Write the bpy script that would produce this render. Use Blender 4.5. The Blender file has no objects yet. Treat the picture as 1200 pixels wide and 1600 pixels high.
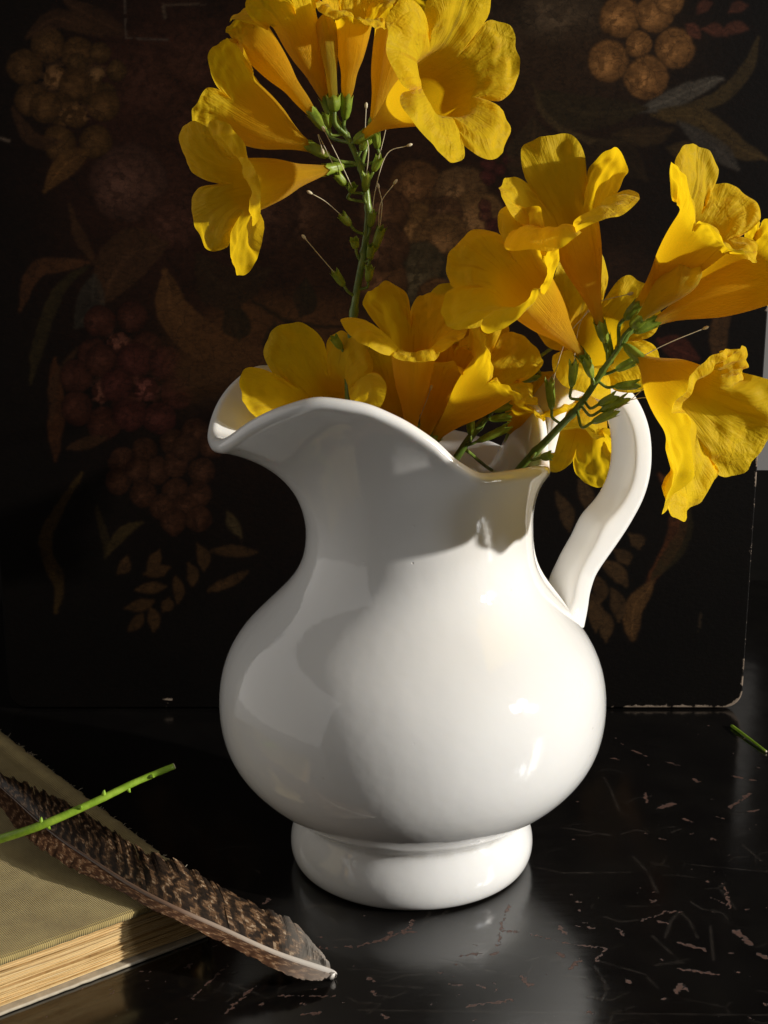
import bpy, bmesh, math, random
import numpy as np
from math import sin, cos, tan, pi, radians, sqrt, exp, atan2
from mathutils import Vector, Matrix, noise

random.seed(7); rng = np.random.default_rng(7)
scene = bpy.context.scene
COL = scene.collection

# ------------------------------------------------------------------ camera
PITCH = radians(14.0); FPX = 2200.0
CAM = Vector((-0.0121, -0.567, 0.2975))
cam_data = bpy.data.cameras.new("camera")
cam_data.sensor_fit = 'VERTICAL'; cam_data.sensor_height = 36.0
cam_data.lens = FPX / 1600.0 * 36.0
cam_data.clip_start = 0.02; cam_data.clip_end = 50
cam = bpy.data.objects.new("camera", cam_data); COL.objects.link(cam)
cam.location = CAM; cam.rotation_euler = (pi / 2 - PITCH, 0, 0)
scene.camera = cam

# ------------------------------------------------------------------ world and lamps
world = bpy.data.worlds.new("World"); scene.world = world; world.use_nodes = True
bg = world.node_tree.nodes["Background"]
bg.inputs[0].default_value = (1.0, 0.93, 0.84, 1); bg.inputs[1].default_value = 0.078

def area(name, target, az, el, dist, sx, sy, irradiance, color, spread=180):
    """rectangular lamp aimed at target; az 0 = towards camera, +90 = right"""
    L = bpy.data.lights.new(name, 'AREA'); L.shape = 'RECTANGLE'; L.size = sx; L.size_y = sy
    L.energy = irradiance * pi * dist * dist; L.color = color; L.spread = radians(spread)
    o = bpy.data.objects.new(name, L); COL.objects.link(o)
    d = Vector((sin(radians(az)) * cos(radians(el)), -cos(radians(az)) * cos(radians(el)), sin(radians(el))))
    o.location = Vector(target) + d * dist
    o.rotation_euler = d.to_track_quat('Z', 'Y').to_euler()
    return o

area("low_sun_lamp", (0, 0, .1), 72, 15.5, 3.0, .075, .075, 3.1, (1, .95, .87))
area("window_pane_lamp", (0, 0, .1), 62, 20, 1.6, .10, .16, 0.24, (.95, .975, 1))
area("window_pane_lamp", (0, 0, .1), 68.5, 22, 1.6, .07, .13, 0.17, (.95, .975, 1))
area("room_fill_lamp", (0, 0, .1), -86, 14, 1.6, 2.3, 1.5, 0.56, (1, .955, .90))

scene.view_settings.view_transform = 'Standard'; scene.view_settings.look = 'None'
scene.view_settings.exposure = 0.38; scene.view_settings.gamma = 1.0
scene.view_settings.use_curve_mapping = False
scene.render.engine = 'CYCLES'
scene.cycles.use_denoising = True
scene.cycles.max_bounces = 10; scene.cycles.transmission_bounces = 8
scene.cycles.sample_clamp_indirect = 6.0
scene.cycles.caustics_reflective = False

# ------------------------------------------------------------------ helpers
_R = Vector((1, 0, 0)); _F = Vector((0, cos(PITCH), -sin(PITCH))); _U = Vector((0, sin(PITCH), cos(PITCH)))
def P(px, py, Y=None, Z=None):
    """a point of the place: measured position in the 1200x1600 photograph plus its real depth Y or height Z"""
    d = _F + _R * ((px - 600) / FPX) + _U * ((800 - py) / FPX)
    t = (Y - CAM.y) / d.y if Y is not None else (Z - CAM.z) / d.z
    return CAM + d * t
HROT = radians(20.0)                    # the pitcher's handle points right and a little away
HD = Vector((cos(HROT), sin(HROT), 0)); HN = Vector((-sin(HROT), cos(HROT), 0))
def PH(px, py):
    """(s, z) in the vertical plane of the pitcher's handle"""
    d = _F + _R * ((px - 600) / FPX) + _U * ((800 - py) / FPX)
    t = -CAM.dot(HN) / d.dot(HN); p = CAM + d * t
    return p.dot(HD), p.z

def tag(o, label=None, cat=None, group=None, kind=None):
    for k, v in (("label", label), ("category", cat), ("group", group), ("kind", kind)):
        if v: o[k] = v
    return o
def empty(name, loc):
    o = bpy.data.objects.new(name, None); COL.objects.link(o); o.location = loc
    o.empty_display_size = .01
    return o
def obj(name, verts, faces, mat, parent=None, smooth=True, uv=None, subsurf=0):
    me = bpy.data.meshes.new(name); me.from_pydata([tuple(v) for v in verts], [], faces); me.update()
    if smooth: me.polygons.foreach_set("use_smooth", [True] * len(me.polygons))
    if uv is not None:
        l = me.uv_layers.new(name="UVMap")
        idx = np.zeros(len(me.loops), dtype=np.int32); me.loops.foreach_get("vertex_index", idx)
        l.data.foreach_set("uv", np.asarray(uv, dtype=np.float32)[idx].ravel())
    me.materials.append(mat)
    o = bpy.data.objects.new(name, me); COL.objects.link(o)
    if parent is not None:
        o.parent = parent
        chain = Vector((0, 0, 0)); q = parent
        while q is not None: chain += q.location; q = q.parent
        me.transform(Matrix.Translation(-chain))
    if subsurf:
        m = o.modifiers.new("smooth", 'SUBSURF'); m.levels = subsurf; m.render_levels = subsurf
    return o

def catmull(pts, n):
    pts = [Vector(p) for p in pts]; out = []
    ext = [pts[0] * 2 - pts[1]] + pts + [pts[-1] * 2 - pts[-2]]
    for i in range(len(pts) - 1):
        a, b, c, d = ext[i:i + 4]
        for k in range(n):
            t = k / n
            out.append(.5 * ((2 * b) + (c - a) * t + (2 * a - 5 * b + 4 * c - d) * t * t + (3 * b - a - 3 * c + d) * t ** 3))
    out.append(pts[-1]); return out
def interp(x, xs, ys): return float(np.interp(x, xs, ys))
def smooth_interp(x, xs, ys):
    """monotone-ish cubic through keys"""
    i = max(0, min(len(xs) - 2, int(np.searchsorted(xs, x) - 1)))
    def m(j):
        if j <= 0: return (ys[1] - ys[0]) / (xs[1] - xs[0])
        if j >= len(xs) - 1: return (ys[-1] - ys[-2]) / (xs[-1] - xs[-2])
        a = (ys[j] - ys[j - 1]) / (xs[j] - xs[j - 1]); b = (ys[j + 1] - ys[j]) / (xs[j + 1] - xs[j])
        return 0 if a * b <= 0 else 2 * a * b / (a + b)
    h = xs[i + 1] - xs[i]; t = (x - xs[i]) / h
    return ((2 * t ** 3 - 3 * t * t + 1) * ys[i] + (t ** 3 - 2 * t * t + t) * h * m(i)
            + (-2 * t ** 3 + 3 * t * t) * ys[i + 1] + (t ** 3 - t * t) * h * m(i + 1))
def sstep(a, b, x):
    t = max(0., min(1., (x - a) / (b - a))); return t * t * (3 - 2 * t)
def grid_faces(nr, nc, wrap=False, flip=False, off=0):
    f = []
    for i in range(nr - 1):
        for j in range(nc if wrap else nc - 1):
            k = (j + 1) % nc
            q = (off + i * nc + j, off + i * nc + k, off + (i + 1) * nc + k, off + (i + 1) * nc + j)
            f.append(q[::-1] if flip else q)
    return f
def tube(path, radii, seg=8, off=0, cap=True):
    verts, faces = [], []
    n = len(path); up = Vector((.31, .2, .93)).normalized()
    for i, p in enumerate(path):
        t = (path[min(i + 1, n - 1)] - path[max(i - 1, 0)]).normalized()
        a = up - t * up.dot(t)
        if a.length < 1e-4: a = t.orthogonal()
        a.normalize(); up = a; b = t.cross(a)
        for k in range(seg):
            w = 2 * pi * k / seg
            verts.append(p + (a * cos(w) + b * sin(w)) * radii[i])
    faces = grid_faces(n, seg, True, off=off)
    if cap:
        faces.append(tuple(off + k for k in range(seg))[::-1]); faces.append(tuple(off + (n - 1) * seg + k for k in range(seg)))
    return verts, faces

# node helpers
def new_mat(name):
    m = bpy.data.materials.new(name); m.use_nodes = True
    nt = m.node_tree; return m, nt, nt.nodes["Principled BSDF"], nt.nodes["Material Output"]
def N(nt, typ, **kw):
    n = nt.nodes.new(typ)
    for k, v in kw.items():
        if k.startswith("i_"): n.inputs[int(k[2:])].default_value = v
        else: setattr(n, k, v)
    return n
def ramp(nt, stops, src=None):
    r = nt.nodes.new("ShaderNodeValToRGB"); e = r.color_ramp.elements
    while len(e) < len(stops): e.new(.5)
    for q, (p, c) in zip(e, stops): q.position = p; q.color = c if len(c) == 4 else (*c, 1)
    if src is not None: nt.links.new(src, r.inputs[0])
    return r
def noise_tex(nt, scale, detail=4, rough=.5, vec=None, dist=0):
    n = N(nt, "ShaderNodeTexNoise"); n.inputs["Scale"].default_value = scale
    n.inputs["Detail"].default_value = detail; n.inputs["Roughness"].default_value = rough
    n.inputs["Distortion"].default_value = dist
    if vec is not None: nt.links.new(vec, n.inputs["Vector"])
    return n
def math_n(nt, op, a, b=None, clamp=False):
    n = N(nt, "ShaderNodeMath", operation=op); n.use_clamp = clamp
    for i, v in enumerate((a, b)):
        if v is None: continue
        if isinstance(v, (int, float)): n.inputs[i].default_value = v
        else: nt.links.new(v, n.inputs[i])
    return n.outputs[0]
def mix_col(nt, fac, a, b, mode='MIX'):
    n = N(nt, "ShaderNodeMix", data_type='RGBA', blend_type=mode)
    for i, v in ((0, fac), (6, a), (7, b)):
        if isinstance(v, (int, float)): n.inputs[i].default_value = v
        elif isinstance(v, tuple): n.inputs[i].default_value = v if len(v) == 4 else (*v, 1)
        else: nt.links.new(v, n.inputs[i])
    return n.outputs[2]
def bump(nt, height, strength, dist, bsdf, normal=None):
    b = N(nt, "ShaderNodeBump"); b.inputs["Strength"].default_value = strength; b.inputs["Distance"].default_value = dist
    nt.links.new(height, b.inputs["Height"])
    if normal is not None: nt.links.new(normal, b.inputs["Normal"])
    if bsdf is not None: nt.links.new(b.outputs[0], bsdf.inputs["Normal"])
    return b.outputs[0]
def mapping(nt, src, scale=(1, 1, 1), rot=(0, 0, 0), loc=(0, 0, 0)):
    m = N(nt, "ShaderNodeMapping"); m.inputs["Scale"].default_value = scale; m.inputs["Rotation"].default_value = rot
    m.inputs["Location"].default_value = loc
    nt.links.new(src, m.inputs["Vector"]); return m.outputs[0]

# ------------------------------------------------------------------ materials
def mat_ceramic():
    m, nt, b, _ = new_mat("glazed_ironstone")
    tc = N(nt, "ShaderNodeTexCoord").outputs["Object"]
    big = noise_tex(nt, 14, 2, .5, tc); fine = noise_tex(nt, 900, 2, .6, tc)
    stain = noise_tex(nt, 60, 6, .65, tc, .4)
    c = ramp(nt, [(.35, (.815, .808, .79)), (.65, (.85, .848, .835))], big.outputs[0]).outputs[0]
    st = ramp(nt, [(.70, (0, 0, 0)), (.80, (1, 1, 1))], stain.outputs[0]).outputs[0]
    c = mix_col(nt, math_n(nt, 'MULTIPLY', st, .30), c, (.55, .46, .32))
    nt.links.new(c, b.inputs["Base Color"])
    b.inputs["Roughness"].default_value = .07
    b.inputs["IOR"].default_value = 1.5
    b.inputs["Subsurface Weight"].default_value = .12
    b.inputs["Subsurface Radius"].default_value = (1, .85, .65); b.inputs["Subsurface Scale"].default_value = .004
    b.inputs["Coat Weight"].default_value = .35; b.inputs["Coat Roughness"].default_value = .02; b.inputs["Coat IOR"].default_value = 1.52
    wav = noise_tex(nt, 38, 3, .5, tc)
    n1 = bump(nt, wav.outputs[0], .35, .0014, None)
    n2 = bump(nt, fine.outputs[0], .04, .0004, None, n1)
    vor = N(nt, "ShaderNodeTexVoronoi"); vor.inputs["Scale"].default_value = 150; nt.links.new(tc, vor.inputs["Vector"])
    pit = mix_col(nt, 1.0, ramp(nt, [(.02, (1, 1, 1)), (.09, (0, 0, 0))], vor.outputs["Distance"]).outputs[0],
                  ramp(nt, [(.80, (0, 0, 0)), (.86, (1, 1, 1))], vor.outputs["Color"]).outputs[0], 'MULTIPLY')
    n2 = bump(nt, math_n(nt, 'MULTIPLY', pit, -1), .5, .0006, None, n2)
    sz = N(nt, "ShaderNodeSeparateXYZ"); nt.links.new(tc, sz.inputs[0])
    crease = ramp(nt, [(.0, (.6, .6, .6)), (.02, (0, 0, 0)), (.232, (0, 0, 0)), (.252, (1, 1, 1)), (.275, (0, 0, 0))], math_n(nt, 'MULTIPLY', sz.outputs[2], 10)).outputs[0]
    dn = noise_tex(nt, 110, 5, .7, tc)
    grime = math_n(nt, 'MULTIPLY', crease, ramp(nt, [(.42, (0, 0, 0)), (.7, (1, 1, 1))], dn.outputs[0]).outputs[0])
    dv = N(nt, "ShaderNodeVectorMath", operation='DISTANCE'); nt.links.new(tc, dv.inputs[0]); dv.inputs[1].default_value = (.0535, -.002, .1735)
    spot = math_n(nt, 'MULTIPLY', ramp(nt, [(.0, (1, 1, 1)), (.9, (0, 0, 0))], math_n(nt, 'MULTIPLY', dv.outputs["Value"], 90)).outputs[0], ramp(nt, [(.46, (0, 0, 0)), (.6, (1, 1, 1))], dn.outputs[0]).outputs[0])
    c = mix_col(nt, math_n(nt, 'MULTIPLY', grime, .55), c, (.34, .27, .17))
    c = mix_col(nt, math_n(nt, 'MULTIPLY', spot, .8), c, (.38, .22, .08))
    c2 = mix_col(nt, math_n(nt, 'MULTIPLY', pit, .35), c, (.45, .38, .28)); nt.links.new(c2, b.inputs["Base Color"])
    nt.links.new(n2, b.inputs["Normal"]); nt.links.new(n2, b.inputs["Coat Normal"])
    return m

def mat_petal(name, tube_c, mid_c, lobe_c, green=0.):
    """UV: u around (0..5 lobes), v 0 base .. 1 mouth .. 2 lobe edge"""
    m, nt, b, out = new_mat(name)
    uv = N(nt, "ShaderNodeUVMap").outputs[0]
    tc = N(nt, "ShaderNodeTexCoord").outputs["Object"]
    sep = N(nt, "ShaderNodeSeparateXYZ"); nt.links.new(uv, sep.inputs[0])
    v = math_n(nt, 'MULTIPLY', sep.outputs[1], .5)
    base = ramp(nt, [(0, (.36, .30, .02)), (.10, tube_c), (.40, mid_c), (.56, lobe_c), (1, lobe_c)], v).outputs[0]
    blot = noise_tex(nt, 130, 5, .6, tc)
    base = mix_col(nt, math_n(nt, 'MULTIPLY', blot.outputs[0], .28), base, (.70, .36, .004))
    veins = noise_tex(nt, 1, 4, .65, mapping(nt, uv, (11, .8, 1)), .6)
    vr = ramp(nt, [(.56, (0, 0, 0)), (.70, (1, 1, 1))], veins.outputs[0]).outputs[0]
    near = ramp(nt, [(.30, (0, 0, 0)), (.48, (1, 1, 1)), (.62, (.75, .75, .75)), (.98, (.15, .15, .15))], v).outputs[0]
    vm = mix_col(nt, 1.0, vr, near, 'MULTIPLY')
    base = mix_col(nt, math_n(nt, 'MULTIPLY', vm, .65), base, (.50, .13, .002))
    nt.links.new(base, b.inputs["Base Color"])
    b.inputs["Roughness"].default_value = .55
    b.inputs["Specular IOR Level"].default_value = .15
    b.inputs["Sheen Weight"].default_value = .1
    cr = noise_tex(nt, 230, 3, .55, tc, .8)
    fib = noise_tex(nt, 1, 3, .6, mapping(nt, uv, (26, 1.2, 1)))
    h = math_n(nt, 'ADD', math_n(nt, 'MULTIPLY', cr.outputs[0], ramp(nt, [(.35, (.15, .15, .15)), (.65, (1.3, 1.3, 1.3))], noise_tex(nt, 45, 2, .5, tc).outputs[0]).outputs[0]), math_n(nt, 'MULTIPLY', fib.outputs[0], .6))
    bump(nt, h, .75, .0016, b)
    tr = N(nt, "ShaderNodeBsdfTranslucent")
    nt.links.new(mix_col(nt, .6, base, (1.0, .67, .008)), tr.inputs[0])
    mx = N(nt, "ShaderNodeMixShader"); mx.inputs[0].default_value = .60
    nt.links.new(b.outputs[0], mx.inputs[1]); nt.links.new(tr.outputs[0], mx.inputs[2]); nt.links.new(mx.outputs[0], out.inputs[0])
    return m

def mat_green(name, c1, c2, rough=.4, transl=.12):
    m, nt, b, out = new_mat(name)
    tc = N(nt, "ShaderNodeTexCoord").outputs["Object"]
    n = noise_tex(nt, 160, 5, .6, tc)
    c = ramp(nt, [(.35, c1), (.68, c2)], n.outputs[0]).outputs[0]
    nt.links.new(c, b.inputs["Base Color"]); b.inputs["Roughness"].default_value = rough
    f = noise_tex(nt, 700, 3, .6, tc); bump(nt, f.outputs[0], .3, .0004, b)
    tr = N(nt, "ShaderNodeBsdfTranslucent"); nt.links.new(c, tr.inputs[0])
    mx = N(nt, "ShaderNodeMixShader"); mx.inputs[0].default_value = transl
    nt.links.new(b.outputs[0], mx.inputs[1]); nt.links.new(tr.outputs[0], mx.inputs[2]); nt.links.new(mx.outputs[0], out.inputs[0])
    return m

def mat_plain(name, col, rough=.5, var=.2, scale=80, bumpd=.0003):
    m, nt, b, _ = new_mat(name)
    tc = N(nt, "ShaderNodeTexCoord").outputs["Object"]
    n = noise_tex(nt, scale, 5, .6, tc)
    c = ramp(nt, [(.3, tuple(x * (1 - var) for x in col)), (.7, tuple(min(1, x * (1 + var)) for x in col))], n.outputs[0]).outputs[0]
    nt.links.new(c, b.inputs["Base Color"]); b.inputs["Roughness"].default_value = rough
    bump(nt, n.outputs[0], .4, bumpd, b)
    if max(col) < .02: b.inputs["Specular IOR Level"].default_value = .06
    return m

def mat_shaft():
    m, nt, b, _ = new_mat("feather_shaft")
    tc = N(nt, "ShaderNodeTexCoord").outputs["Object"]
    ln = N(nt, "ShaderNodeVectorMath", operation='LENGTH'); nt.links.new(tc, ln.inputs[0])
    n = noise_tex(nt, 300, 4, .6, tc)
    c = ramp(nt, [(.02, (.78, .74, .68)), (.14, (.62, .54, .45)), (.32, (.20, .12, .08)), (.6, (.07, .038, .025))], math_n(nt, 'MULTIPLY', ln.outputs["Value"], 5.0)).outputs[0]
    c = mix_col(nt, math_n(nt, 'MULTIPLY', n.outputs[0], .3), c, (.3, .2, .14))
    nt.links.new(c, b.inputs["Base Color"]); b.inputs["Roughness"].default_value = .35
    return m

def mat_table():
    m, nt, b, _ = new_mat("chipped_black_paint")
    tc = N(nt, "ShaderNodeTexCoord").outputs["Object"]
    at = N(nt, "ShaderNodeAttribute"); at.attribute_name = "wear"
    sep = N(nt, "ShaderNodeSeparateColor"); nt.links.new(at.outputs["Color"], sep.inputs[0])
    n1 = noise_tex(nt, 620, 5, .7, tc); n2 = noise_tex(nt, 900, 3, .6, tc)
    chip = math_n(nt, 'ADD', sep.outputs[0], math_n(nt, 'MULTIPLY', math_n(nt, 'SUBTRACT', math_n(nt, 'ADD', math_n(nt, 'MULTIPLY', n1.outputs[0], .6), math_n(nt, 'MULTIPLY', noise_tex(nt, 210, 3, .6, tc).outputs[0], .4)), .5), 3.2))
    chip = ramp(nt, [(.56, (0, 0, 0)), (.64, (1, 1, 1))], chip).outputs[0]
    zero = ramp(nt, [(.04, (0, 0, 0)), (.10, (1, 1, 1))], sep.outputs[0]).outputs[0]
    chip = mix_col(nt, 1.0, chip, zero, 'MULTIPLY')
    scr = math_n(nt, 'MULTIPLY', sep.outputs[1], ramp(nt, [(.36, (.05, .05, .05)), (.70, (1, 1, 1))], noise_tex(nt, 150, 4, .7, tc).outputs[0]).outputs[0])
    # dusty specks everywhere
    vor = N(nt, "ShaderNodeTexVoronoi"); vor.inputs["Scale"].default_value = 240; nt.links.new(tc, vor.inputs["Vector"])
    sp = ramp(nt, [(.03, (1, 1, 1)), (.07, (0, 0, 0))], vor.outputs["Distance"]).outputs[0]
    vsel = ramp(nt, [(.80, (0, 0, 0)), (.86, (1, 1, 1))], vor.outputs["Color"]).outputs[0]
    sp = mix_col(nt, 1.0, sp, vsel, 'MULTIPLY')
    black = ramp(nt, [(.3, (.0035, .003, .003)), (.8, (.008, .007, .006))], noise_tex(nt, 35, 5, .6, tc).outputs[0]).outputs[0]
    c = mix_col(nt, math_n(nt, 'MULTIPLY', sp, .30), black, (.35, .32, .28))
    c = mix_col(nt, math_n(nt, 'MULTIPLY', scr, .55), c, (.30, .25, .21))
    brown = ramp(nt, [(.35, (.035, .013, .007)), (.7, (.13, .055, .034))], n2.outputs[0]).outputs[0]
    c = mix_col(nt, chip, c, brown)
    nt.links.new(c, b.inputs["Base Color"])
    # fine wipe marks in the gloss
    wipe = noise_tex(nt, 1, 5, .7, mapping(nt, tc, (30, 420, 1), (0, 0, radians(12))))
    smear = noise_tex(nt, 18, 4, .6, tc)
    r = math_n(nt, 'ADD', math_n(nt, 'MULTIPLY', wipe.outputs[0], .14), math_n(nt, 'MULTIPLY', smear.outputs[0], .16))
    r = math_n(nt, 'ADD', r, .005)
    r = math_n(nt, 'ADD', r, math_n(nt, 'MULTIPLY', chip, .45), True)
    nt.links.new(r, b.inputs["Roughness"])
    b.inputs["IOR"].default_value = 1.85
    h = math_n(nt, 'SUBTRACT', math_n(nt, 'MULTIPLY', wipe.outputs[0], .05), chip)
    h = math_n(nt, 'SUBTRACT', h, math_n(nt, 'MULTIPLY', scr, .5))
    nn = bump(nt, h, .6, .0005, None)
    und = noise_tex(nt, 22, 3, .5, tc)
    nn = bump(nt, und.outputs[0], .12, .003, None, nn)
    nt.links.new(nn, b.inputs["Normal"])
    return m

def mat_painting():
    m, nt, b, _ = new_mat("old_varnished_painting")
    tc = N(nt, "ShaderNodeTexCoord").outputs["Object"]
    at = N(nt, "ShaderNodeAttribute"); at.attribute_name = "paint"
    wr = N(nt, "ShaderNodeAttribute"); wr.attribute_name = "edge_wear"
    grain = noise_tex(nt, 420, 6, .7, tc); brush = noise_tex(nt, 1, 5, .65, mapping(nt, tc, (300, 1, 700), (0, radians(30), 0)))
    g = ramp(nt, [(.30, (.45, .45, .45)), (.72, (1.5, 1.45, 1.35))], math_n(nt, 'ADD', math_n(nt, 'MULTIPLY', grain.outputs[0], .5), math_n(nt, 'MULTIPLY', brush.outputs[0], .5))).outputs[0]
    c = mix_col(nt, 1.0, at.outputs["Color"], g, 'MULTIPLY')
    n1 = noise_tex(nt, 300, 5, .7, tc)
    w = math_n(nt, 'ADD', wr.outputs["Fac"], math_n(nt, 'MULTIPLY', math_n(nt, 'SUBTRACT', n1.outputs[0], .5), 1.6))
    w = ramp(nt, [(.55, (0, 0, 0)), (.72, (1, 1, 1))], w).outputs[0]
    w = mix_col(nt, 1.0, w, ramp(nt, [(.05, (0, 0, 0)), (.15, (1, 1, 1))], wr.outputs["Fac"]).outputs[0], 'MULTIPLY')
    c = mix_col(nt, w, c, (.22, .17, .13))
    # scattered flecks where the varnish has lifted
    vor = N(nt, "ShaderNodeTexVoronoi"); vor.inputs["Scale"].default_value = 160; nt.links.new(tc, vor.inputs["Vector"])
    sp = mix_col(nt, 1.0, ramp(nt, [(.03, (1, 1, 1)), (.08, (0, 0, 0))], vor.outputs["Distance"]).outputs[0],
                 ramp(nt, [(.86, (0, 0, 0)), (.9, (1, 1, 1))], vor.outputs["Color"]).outputs[0], 'MULTIPLY')
    c = mix_col(nt, math_n(nt, 'MULTIPLY', sp, .35), c, (.2, .17, .13))
    ck = N(nt, "ShaderNodeTexVoronoi", feature='DISTANCE_TO_EDGE'); ck.inputs["Scale"].default_value = 95
    nt.links.new(mix_col(nt, .02, tc, noise_tex(nt, 60, 4, .6, tc).outputs["Color"]), ck.inputs["Vector"])
    crack = ramp(nt, [(.0, (1, 1, 1)), (.035, (0, 0, 0))], ck.outputs["Distance"]).outputs[0]
    c = mix_col(nt, math_n(nt, 'MULTIPLY', crack, .4), c, (.002, .0015, .001))
    nt.links.new(c, b.inputs["Base Color"])
    b.inputs["Roughness"].default_value = .55; b.inputs["Specular IOR Level"].default_value = .10
    bump(nt, math_n(nt, 'ADD', grain.outputs[0], brush.outputs[0]), .25, .0004, b)
    return m

def mat_cloth():
    m, nt, b, _ = new_mat("olive_book_cloth")
    tc = N(nt, "ShaderNodeTexCoord").outputs["Object"]
    mp = mapping(nt, tc, (1, 1, 1), (0, 0, -BOOK_ROT))
    w1 = N(nt, "ShaderNodeTexWave", bands_direction='X'); w1.inputs["Scale"].default_value = 430; w1.inputs["Distortion"].default_value = .6
    w2 = N(nt, "ShaderNodeTexWave", bands_direction='Y'); w2.inputs["Scale"].default_value = 250; w2.inputs["Distortion"].default_value = .6
    nt.links.new(mp, w1.inputs[0]); nt.links.new(mp, w2.inputs[0])
    h = math_n(nt, 'ADD', w1.outputs[1], math_n(nt, 'MULTIPLY', w2.outputs[1], .6))
    n = noise_tex(nt, 55, 6, .65, tc); d = noise_tex(nt, 400, 4, .6, tc)
    c = ramp(nt, [(.30, (.34, .245, .080)), (.62, (.52, .395, .145)), (.85, (.62, .50, .23))], n.outputs[0]).outputs[0]
    c = mix_col(nt, math_n(nt, 'MULTIPLY', ramp(nt, [(.48, (0, 0, 0)), (.66, (1, 1, 1))], noise_tex(nt, 16, 5, .6, tc).outputs[0]).outputs[0], .45), c, (.20, .14, .05))
    c = mix_col(nt, math_n(nt, 'MULTIPLY', ramp(nt, [(.6, (0, 0, 0)), (.8, (1, 1, 1))], d.outputs[0]).outputs[0], .3), c, (.5, .43, .27))
    c = mix_col(nt, .55, c, mix_col(nt, 1.0, c, ramp(nt, [(0, (.45, .45, .45)), (1, (1.25, 1.25, 1.25))], math_n(nt, 'MULTIPLY', h, .62)).outputs[0], 'MULTIPLY'))
    nt.links.new(c, b.inputs["Base Color"]); b.inputs["Roughness"].default_value = .8
    b.inputs["Sheen Weight"].default_value = .15
    bump(nt, h, .7, .0004, b)
    return m

def mat_pages():
    m, nt, b, _ = new_mat("aged_page_edges")
    tc = N(nt, "ShaderNodeTexCoord").outputs["Object"]
    st = noise_tex(nt, 1, 5, .7, mapping(nt, tc, (25, 25, 1500)))
    wave = noise_tex(nt, 30, 3, .5, tc)
    c = ramp(nt, [(.28, (.16, .075, .02)), (.42, (.62, .40, .15)), (.56, (.84, .63, .31)), (.8, (.90, .76, .48))], st.outputs[0]).outputs[0]
    c = mix_col(nt, math_n(nt, 'MULTIPLY', wave.outputs[0], .5), c, (.60, .38, .15))
    nt.links.new(c, b.inputs["Base Color"]); b.inputs["Roughness"].default_value = .85
    bump(nt, st.outputs[0], .8, .0006, b)
    return m

def mat_vane():
    """UV: u along the shaft (0 quill .. 1 tip), v 0 shaft .. 1 edge"""
    m, nt, b, out = new_mat("barred_brown_vane")
    uv = N(nt, "ShaderNodeUVMap").outputs[0]
    sep = N(nt, "ShaderNodeSeparateXYZ"); nt.links.new(uv, sep.inputs[0])
    # wavy transverse bars
    wob = noise_tex(nt, 1, 3, .6, mapping(nt, uv, (9, 2.4, 1)))
    ph = math_n(nt, 'ADD', math_n(nt, 'MULTIPLY', sep.outputs[0], 230), math_n(nt, 'MULTIPLY', wob.outputs[0], 24))
    ph = math_n(nt, 'ADD', ph, math_n(nt, 'MULTIPLY', sep.outputs[1], 5))
    bars = math_n(nt, 'ADD', math_n(nt, 'MULTIPLY', math_n(nt, 'SINE', ph), .5), .5)
    mott = noise_tex(nt, 1, 5, .7, mapping(nt, uv, (150, 14, 1)))
    bars = math_n(nt, 'ADD', math_n(nt, 'MULTIPLY', bars, .30), math_n(nt, 'MULTIPLY', mott.outputs[0], .92))
    c = ramp(nt, [(.44, (.016, .009, .005)), (.62, (.050, .027, .014)), (.76, (.20, .105, .048)), (.90, (.62, .47, .31))], bars).outputs[0]
    pale = ramp(nt, [(.0, (1, 1, 1)), (.03, (.75, .75, .75)), (.09, (0, 0, 0))], sep.outputs[0]).outputs[0]
    c = mix_col(nt, math_n(nt, 'MULTIPLY', pale, .55), c, (.72, .66, .58))
    low = math_n(nt, 'LESS_THAN', sep.outputs[1], -.001)
    c = mix_col(nt, math_n(nt, 'MULTIPLY', low, .25), c, (.20, .075, .03))
    nt.links.new(c, b.inputs["Base Color"]); b.inputs["Roughness"].default_value = .5
    tr = N(nt, "ShaderNodeBsdfTranslucent"); nt.links.new(c, tr.inputs[0])
    mx = N(nt, "ShaderNodeMixShader"); mx.inputs[0].default_value = .22
    nt.links.new(b.outputs[0], mx.inputs[1]); nt.links.new(tr.outputs[0], mx.inputs[2]); nt.links.new(mx.outputs[0], out.inputs[0])
    return m

BOOK_ROT = radians(38.0)
M = dict(
    ceramic=mat_ceramic(),
    petal=mat_petal("yellow_petal", (.68, .44, .014), (.88, .49, .007), (.96, .69, .013)),
    bud=mat_petal("green_yellow_bud", (.34, .33, .03), (.46, .40, .02), (.52, .46, .03)),
    calyx=mat_green("calyx_green", (.17, .26, .022), (.34, .43, .05), .4, .25),
    stem=mat_green("stem_green", (.09, .15, .022), (.20, .28, .05), .35, .05),
    twig=mat_green("fresh_twig_green", (.22, .40, .02), (.40, .60, .06), .4, .15),
    style=mat_plain("pale_style", (.62, .55, .38), .5, .15, 200),
    table=mat_table(), painting=mat_painting(), cloth=mat_cloth(), pages=mat_pages(), vane=mat_vane(),
    board=mat_plain("pale_cover_edge", (.55, .48, .36), .8, .2, 200),
    shaft=mat_shaft(),
    wall=mat_plain("pale_plaster", (.19, .185, .18), .9, .06, 12),
    dark=mat_plain("dark_stained_wood", (.004, .0035, .003), .8, .3, 30),
)

# ------------------------------------------------------------------ the setting
def polyline_dist(X, Y, pts):
    d = np.full(X.shape, 1e9)
    for (x0, y0), (x1, y1) in zip(pts[:-1], pts[1:]):
        dx, dy = x1 - x0, y1 - y0; L = dx * dx + dy * dy + 1e-12
        t = np.clip(((X - x0) * dx + (Y - y0) * dy) / L, 0, 1)
        d = np.minimum(d, np.hypot(X - x0 - t * dx, Y - y0 - t * dy))
    return d

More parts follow.
